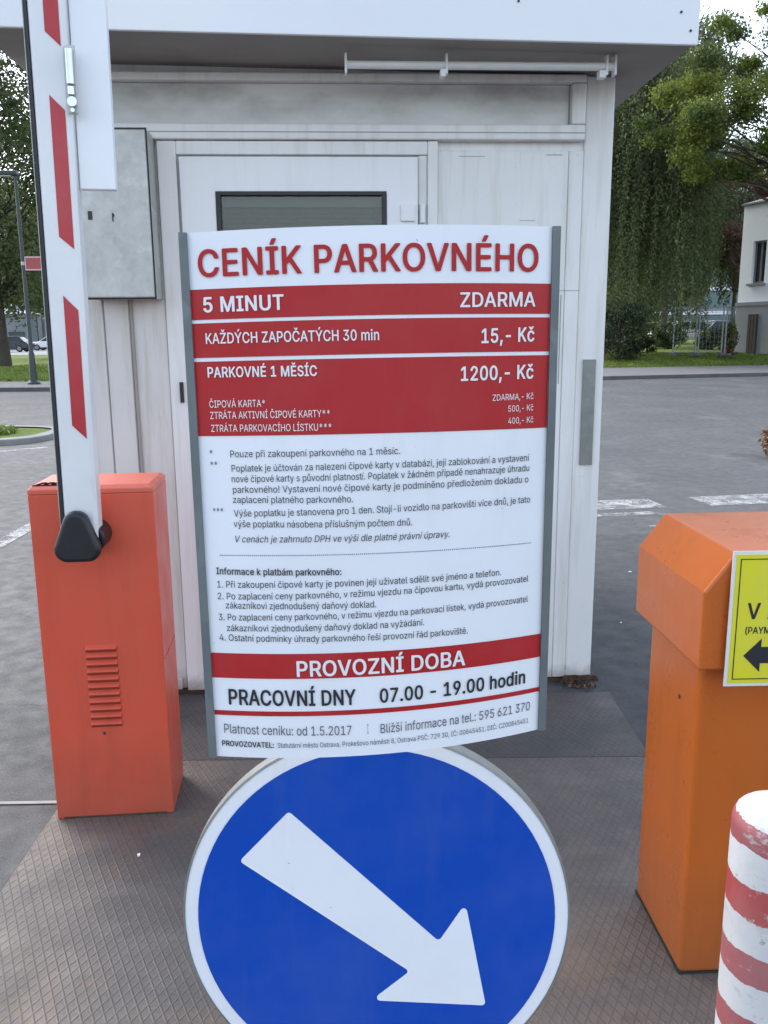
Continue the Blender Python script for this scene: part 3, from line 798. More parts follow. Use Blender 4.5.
# transom panel across the top
b = MB(); b.box(-2.02, -.122, -.044, -.0005, 2.2195, 2.275); b.box(-2.02, -.122, -.044, -.0005, 2.422, 2.451); b.box(-2.02, -1.94, -.044, -.0005, 2.276, 2.421); b.box(-.176, -.122, -.044, -.0005, 2.276, 2.421)
tf = b.build('transom_frame', M['booth'], bo, bevel=.006)
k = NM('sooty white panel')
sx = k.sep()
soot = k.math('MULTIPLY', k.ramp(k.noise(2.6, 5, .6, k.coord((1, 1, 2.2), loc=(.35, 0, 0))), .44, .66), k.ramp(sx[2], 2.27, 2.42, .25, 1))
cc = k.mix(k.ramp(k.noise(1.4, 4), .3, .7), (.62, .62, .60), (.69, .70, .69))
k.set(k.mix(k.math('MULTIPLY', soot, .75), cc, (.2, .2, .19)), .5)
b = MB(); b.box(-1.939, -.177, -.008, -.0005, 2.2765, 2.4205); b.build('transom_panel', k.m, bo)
b = MB(); b.box(-2.0, -.125, -.0455, -.0442, 2.243, 2.2465); b.box(-1.939, -.177, -.0095, -.0081, 2.2766, 2.281); b.box(-.1815, -.1772, -.0095, -.0081, 2.282, 2.42); b.build('seam', M['seam'], bo)
# side panel right of the door, corner post
b = MB(); b.box(-.682, -.1745, -.014, -.0005, .035, 2.1875); b.box(-.173, -.1162, -.014, -.0005, .035, 2.1875); b.build('side_panel', M['booth'], bo, bevel=.003, seg=1)
for q_ in ((-.60, -.50, -.0152, -.0143, 2.165, 2.167), (-.36, -.30, -.0152, -.0143, 1.93, 1.932), (-.262, -.2, -.0152, -.0143, 2.17, 2.173), (-.20, -.115, -.0152, -.0143, 1.665, 1.6675), (-.19, -.186, -.0152, -.0143, 1.3, 1.65)): MB().box(*q_).build('scratch', M['seam'], bo)
b = MB(); b.box(-.116, -.004, -.0165, .1, .035, 2.4515); b.build('corner_post', M['booth'], bo, bevel=.006)
b = MB(); b.box(-2.112, -2.045, -.02, .1, .035, 2.49); b.build('corner_post', M['booth'], bo, bevel=.006)
b = MB(); b.box(-.0905, -.0385, -.026, -.0205, .968, 1.396); b.build('metal_strip', M['strip'], bo, bevel=.001)
b = MB()
for i in range(70):
    rr = random.Random(i); x = rr.uniform(-.135, .012); h_ = rr.uniform(.006, .026); yy = rr.uniform(-.03, -.0205)
    b.box(x, x + rr.uniform(.008, .02), yy - .004, -.0202, .012 + rr.uniform(0, .03), .02 + h_)
b.build('rusted_foot', M['rust'], bo)
# roof slab with fascia
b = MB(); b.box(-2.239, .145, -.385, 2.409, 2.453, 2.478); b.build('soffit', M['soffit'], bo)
rf = MB().box(-2.235, .1425, -.386, 2.41, 2.479, 2.80).build('roof', M['fascia'], bo, bevel=.004)
b = MB(); b.box(-2.244, .150, -.402, -.3865, 2.444, 2.81); b.box(.143, .150, -.386, 2.41, 2.456, 2.81); b.box(-2.244, -2.2355, -.386, 2.41, 2.456, 2.81)
b.build('fascia', M['fascia'], rf, bevel=.003)
for x, z in ((-1.05, 2.562), (-.463, 2.562), (.085, 2.543), (.121, 2.487)):
    MB().tube([(x, -.402, z), (x, -.4055, z)], .0042, 8).build('screw', M['slot'], rf)
ROLL = Matrix.Translation((.14, 0, 2.45)) @ Matrix.Rotation(R(.9), 4, 'Y') @ Matrix.Translation((-.14, 0, -2.45))
for o_ in [c for c in bo.children if c.name.split('.')[0] in ('roof', 'soffit')]: o_.matrix_local = ROLL
# awning tube under the soffit with brackets
ar = MB().tube([(-1.03, -.25, 2.418), (-.085, -.25, 2.418)], .0135, 14).build('awning_rod', M['white_metal'], bo, smooth=True)
for x in (-1.03, -.68, -.115, -.085):
    b = MB(); b.box(x - .004, x + .004, -.268, -.232, 2.388, 2.4525); b.build('bracket', M['white_metal'], ar)
b = MB(); b.box(-.702, -.684, -.27, -.235, 2.378, 2.402); b.build('end_cap', M['white_metal'], ar)
b = MB(); b.box(-.142, -.119, -.27, -.235, 2.378, 2.402); b.build('end_cap', M['white_metal'], ar)

# electrical box on the booth wall
eb = empty('electrical_box', (0, 0, 0)); eb.parent = None
eb.location = bo.location + Vector((math.cos(R(3)) * -1.873, math.sin(R(3)) * -1.873, 1.64)); eb.rotation_euler = (0, 0, R(3))
tag(eb, 'weathered grey metal electrical box on the booth wall', 'electrical box')
b = MB(); b.box(-.122, .125, -.150, -.0125, 0, .592); b.build('body', M['galv'], eb, bevel=.004)
b = MB(); b.box(-.128, .1225, -.1635, -.1515, .004, .586); b.build('lid', M['galv'], eb, bevel=.004)
b = MB(); b.box(-.124, .127, -.1512, -.149, -.003, .5945); b.build('gasket', M['slot'], eb)
b = MB(); b.box(-.098, -.083, -.166, -.1636, .278, .308); b.tube([(-.01, -.1636, .30), (-.006, -.167, .29)], .0035, 6); b.box(-.012, -.008, -.166, -.1636, .272, .298); b.build('latch', M['slot'], eb)
cd = MB(); cd.tube([(.0, -.02, -.001), (.004, -.02, -.9)], .006, 8)
cd.build('conduit', M['booth_dirty'], eb)

# ------------------------------------------------------------------ barrier
ba = empty('parking_barrier', (-1.04, 2.453, .009), R(5.2)); tag(ba, 'red orange parking barrier with raised red and white boom', 'barrier')
W_, D_, H_ = .36, .235, 1.052
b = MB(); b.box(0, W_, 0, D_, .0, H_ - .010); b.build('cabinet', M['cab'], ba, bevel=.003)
b = MB()
lo = [(0, 0), (W_, 0), (W_, D_), (0, D_)]; hi = [(.010, .012), (W_ - .014, .012), (W_ - .014, D_ - .008), (.010, D_ - .008)]
z0, z1, z2 = H_ - .0095, H_ + .004, H_ + .014
vs = [(x, y, z0) for x, y in lo] + [(x, y, z1) for x, y in lo] + [(x, y, z2) for x, y in hi]
fs = [(3, 2, 1, 0), (8, 9, 10, 11)] + [(i, (i + 1) % 4, (i + 1) % 4 + 4, i + 4) for i in range(4)] + [(i + 4, (i + 1) % 4 + 4, (i + 1) % 4 + 8, i + 8) for i in range(4)]
b.add(vs, fs); b.build('lid', M['cab_lid'], ba, bevel=.002)
b = MB()
for i in range(5):
    x = .012 + i * .022
    b.prism([(x, .02), (x + .014, .02), (x + .026, .075), (x + .012, .075)], 'z', H_ + .0142, H_ + .0152)
    b.prism([(x + .014, .05), (x + .034, .05), (x + .034, .065), (x + .014, .065)], 'z', H_ + .0142, H_ + .0150)
b.prism([(.012, .012), (.122, .012), (.122, .026), (.012, .026)], 'z', H_ + .0142, H_ + .0154)
b.build('sticker', plain('black tape', (.015, .015, .015), .95, 0, .2, 9, 0), ba)
lv = MB()
n_ = 11
for i in range(n_):
    z = .315 + i * .0245
    lv.add([(.128, 0.0005, z + .015), (.222, .0005, z + .015), (.222, -.013, z + .004), (.128, -.013, z + .004), (.128, .0005, z - .004), (.222, .0005, z - .004)],
           [(0, 1, 2, 3), (3, 2, 5, 4), (0, 3, 4), (1, 5, 2)])
lv.build('louvre', M['cab'], ba, bevel=.003, seg=2)
b = MB()
for i in range(n_):
    z = .315 + i * .0245
    b.box(.1285, .2215, -.0018, -.0002, z - .0085, z - .0042)
b.build('louvre_slot', plain('shadow gap paint', (.22, .03, .016), .7), ba)
b = MB(); b.box(W_ + .0002, W_ + .0022, .02, D_ - .01, .512, .516); b.build('side_seam', M['cab_lid'], ba)
b = MB(); b.tube([(.165, .001, .285), (.165, -.002, .285)], .005, 10); b.build('lock', M['slot'], ba)
b = MB(); b.box(.02, W_ - .02, -.002, .002, .0, .006); b.build('base_gap', M['rust'], ba)
# boom: white profile, rubber edge, red tape. leans a touch
bm_ = empty('x', (0, 0, 0)); bpy.data.objects.remove(bm_)
b = MB(); b.prism([(0, -.03), (.006, -.036), (.082, -.036), (.092, -.026), (.092, .02), (.086, .026), (.006, .026), (0, .02)], 'z', .0, 2.75)
boom = b.build('boom', M['boom_white'], ba, bevel=.002, seg=2)
boom.location = (.128, -.072, .933); boom.rotation_euler = (R(0), R(.72), 0)
b = MB(); b.prism([(-.0115, -.03), (-.0005, -.034), (-.0005, .024), (-.0115, .02)], 'z', -.01, 2.75); b.build('rubber_edge', M['rubber'], boom, bevel=.002)
b = MB(); b.prism([(-.0132, -.031), (-.0117, -.031), (-.0117, -.028), (-.0132, -.028)], 'z', .0, 2.75); b.build('edge_trim', M['galv'], boom)
st = MB()
zb = .945
for zt_l, zt_r, zl, zr in ((1.614, 1.576, 1.266, 1.229), (2.113, 2.077, 1.765, 1.734), (2.61, 2.575, 2.262, 2.228), (3.11, 3.075, 2.76, 2.727), (3.61, 3.58, 3.26, 3.227)):
    if zl > 3.6: continue
    def xo(z, base): return base
    x0s, x1s = .0405, .0775
    st = MB(); st.prism([(x0s, zt_l - zb), (x1s, zt_r - zb), (x1s, zr - zb), (x0s, zl - zb)], 'y', -.0375, -.0363)
    st.build('stripe', M['stripe'], boom)
b = MB()
# rounded triangular boom clamp
def rounded(pts, r, n=8):
    out = []; N = len(pts)
    for i in range(N):
        p0, p1, p2 = Vector(pts[i - 1]), Vector(pts[i]), Vector(pts[(i + 1) % N])
        a = (p0 - p1).normalized(); c = (p2 - p1).normalized(); ang = a.angle(c); dist = r / math.tan(ang / 2)
        s_, e_ = p1 + a * dist, p1 + c * dist; cen = p1 + (a + c).normalized() * (r / math.sin(ang / 2))
        v0, v1 = s_ - cen, e_ - cen; t0 = math.atan2(v0.y, v0.x); t1 = math.atan2(v1.y, v1.x); dt = (t1 - t0 + math.pi) % (2 * math.pi) - math.pi
        for j in range(n + 1): t = t0 + dt * j / n; out.append((cen.x + r * math.cos(t), cen.y + r * math.sin(t)))
    return out
tri = rounded([(.087, .872), (.245, .872), (.169, 1.085)], .036)
b.prism(tri, 'y', -.150, -.1105)
b.build('boom_clamp', M['black_plastic'], ba, bevel=.012, seg=3, smooth=True)
b = MB(); b.tube([(.192, -.1, .927), (.192, -.001, .927)], .043, 28); b.tube([(.150, -.1, .915), (.150, -.001, .915)], .035, 28); b.build('hub', M['black_plastic'], ba, bevel=.006, smooth=True)
# folded end section hanging beside the boom
b = MB(); b.box(.095, .187, -.005, .024, .945, 2.76); fo = b.build('folded_section', M['fold_white'], boom, bevel=.003)
b = MB(); b.box(.087, .113, -.0455, -.0372, 1.122, 1.285)
hg = b.build('hinge_bracket', M['galv'], boom, bevel=.003)
b = MB(); b.tube([(.100, -.054, 1.19), (.100, -.054, 1.272)], .0105, 12); b.tube([(.102, -.0457, 1.148), (.102, -.062, 1.148)], .012, 14); b.tube([(.100, -.054, 1.165), (.100, -.054, 1.184)], .009, 12); b.tube([(.100, -.0457, 1.130), (.100, -.052, 1.130)], .006, 6)
b.build('hinge_pin', M['chrome'], hg, smooth=True)

# ------------------------------------------------------------------ keep-right sign on its post
ds = empty('direction_sign', (-.0145, .981, .759)); ds.rotation_mode = 'YXZ'; ds.rotation_euler = (-.048, 0, -.008)
tag(ds, 'round blue sign with white arrow pointing down right', 'sign')
def disc(r, y0, y1, n=96):
    return MB().prism([(r * math.cos(2 * math.pi * i / n), r * math.sin(2 * math.pi * i / n)) for i in range(n)], 'y', y0, y1)
disc(.249, 0, .003).build('plate', M['sign_white'], ds)
n = 96; b = MB(); ri, ro = .2485, .2515; vs = []; fs = []
for i in range(n):
    c, s_ = math.cos(2 * math.pi * i / n), math.sin(2 * math.pi * i / n)
    vs += [(ri * c, -.001, ri * s_), (ro * c, .0005, ro * s_), (ro * c, .022, ro * s_), (ri * c, .022, ri * s_)]
for i in range(n):
    j = (i + 1) % n
    for k_ in range(4): fs.append((i * 4 + k_, j * 4 + k_, j * 4 + (k_ + 1) % 4, i * 4 + (k_ + 1) % 4))
b.add(vs, fs); b.build('rim', M['strip'], ds, smooth=True)
disc(.2315, -.0012, -.0003).build('blue_face', M['blue'], ds)
arrow = rounded([(-.110, .149), (-.175, .081), (.043, -.076), (-.0075, -.118), (.143, -.126), (.1155, .021), (.081, -.033)], .0045, 5)
MB().prism(arrow, 'y', -.0022, -.0014).build('arrow', M['sign_white'], ds)
pst = MB(); pst.tube([(0, 0, -.745), (0, 0, .82)], .026, 18); po = pst.build('post', M['galv'], ds, smooth=True); po.location = (.005, .060, 0); po.rotation_euler = (.048, 0, 0)
b = MB(); b.box(-.07, .07, -.07, .07, -.7505, -.744); b.build('foot_plate', M['galv'], po)
b = MB(); b.box(-.06, .06, .0035, .032, -.12, -.09); b.box(-.06, .06, .0035, .032, .09, .12); b.build('bracket', M['galv'], ds)

# ------------------------------------------------------------------ price board
BP = dict(cx=-0.00852, cy=.94, cz=1.32145, yaw=0.08468, pi=-.05, ro=-0.00767, Wb=0.37989, Wt=0.39018, H=0.57770, sb=0.03163, st=0.02773, tw=-0.12741)
pb = empty('price_board', (BP['cx'], BP['cy'], BP['cz'])); pb.rotation_mode = 'YXZ'; pb.rotation_euler = (BP['pi'], BP['ro'], BP['yaw'])
tag(pb, 'bowed white and red parking price board above the round sign', 'sign')
def SP(u, v, off=0.0):
    """point on the bowed board: u across -0.5..0.5, v up 0..1, off towards the reader"""
    W = BP['Wb'] + (BP['Wt'] - BP['Wb']) * v; s_ = BP['sb'] + (BP['st'] - BP['sb']) * v
    x = u * W; dep = s_ * (1 - 4 * u * u) + off; t = (v - .5) * BP['tw']
    return (x * math.cos(t) + dep * math.sin(t) * 0, -dep + x * math.sin(t), (v - .5) * BP['H'])
def patch(mb, u0, u1, vf0, vf1, off, n=48, m=2):
    """area between the lines vf0(u) and vf1(u)"""
    vs = []; fs = []
    for j in range(m + 1):
        for i in range(n + 1):
            u = u0 + (u1 - u0) * i / n; a, c = vf0(u), vf1(u); vs.append(SP(u, a + (c - a) * j / m, off))
    for j in range(m):
        for i in range(n):
            q_ = j * (n + 1) + i; fs.append((q_, q_ + 1, q_ + n + 2, q_ + n + 1))
    mb.add(vs, fs)
K = lambda c: (lambda u: c)
b = MB(); NU, NV = 60, 16; vs = []; fs = []
for o_ in (0, -.003):
    for j in range(NV + 1):
        for i in range(NU + 1): vs.append(SP(-.5 + i / NU, j / NV, o_))
S1 = (NU + 1) * (NV + 1)
for j in range(NV):
    for i in range(NU):
        q_ = j * (NU + 1) + i
        fs.append((q_, q_ + 1, q_ + NU + 2, q_ + NU + 1)); fs.append((S1 + q_, S1 + q_ + NU + 1, S1 + q_ + NU + 2, S1 + q_ + 1))
for i in range(NU):
    fs.append((i, S1 + i, S1 + i + 1, i + 1)); q_ = NV * (NU + 1) + i; fs.append((q_, q_ + 1, S1 + q_ + 1, S1 + q_))
for j in range(NV):
    q_ = j * (NU + 1); fs.append((q_, q_ + NU + 1, S1 + q_ + NU + 1, S1 + q_)); q_ += NU; fs.append((q_, S1 + q_, S1 + q_ + NU + 1, q_ + NU + 1))
b.add(vs, fs); b.build('panel', M['sign_white'], pb, smooth=True, fix=True)
for v0, v1 in ((.8425, .8975), (.7730, .8360), (.6280, .7660), (.1600, .2095), (.0850, .0945)):
    b = MB(); patch(b, -.4985, .4985, K(v0), K(v1), .0007); b.build('red_band', M['sign_red'], pb, fix=False)
b = MB()
u = -.456
while u < .455:
    patch(b, u, u + .0032, K(.4005), K(.4022), .0007, 1, 1); u += .0058
b.build('dotted_line', M['print_grey'], pb, fix=False)
for sgn in (-1, 1):                                   # grey channels holding the two edges
    vs = []; fs = []
    for j in range(NV + 1):
        p = Vector(SP(.5 * sgn, j / NV))
        xa, xb = (p.x - .0085, p.x + .0002) if sgn < 0 else (p.x - .0002, p.x + .0085)
        vs += [(xa, p.y - .004, p.z), (xb, p.y - .004, p.z), (xb, p.y + .022, p.z), (xa, p.y + .022, p.z)]
    for j in range(NV):
        for k_ in range(4): fs.append((j * 4 + k_, j * 4 + (k_ + 1) % 4, j * 4 + 4 + (k_ + 1) % 4, j * 4 + 4 + k_))
    fs += [(0, 3, 2, 1), (NV * 4, NV * 4 + 1, NV * 4 + 2, NV * 4 + 3)]
    MB().add(vs, fs).build('edge_channel', M['galv_dark'], pb)
b = MB(); b.box(-.02, .02, .0, .065, -.2, -.17); b.box(-.02, .02, .0, .065, .17, .2); b.build('bracket', M['galv'], pb)

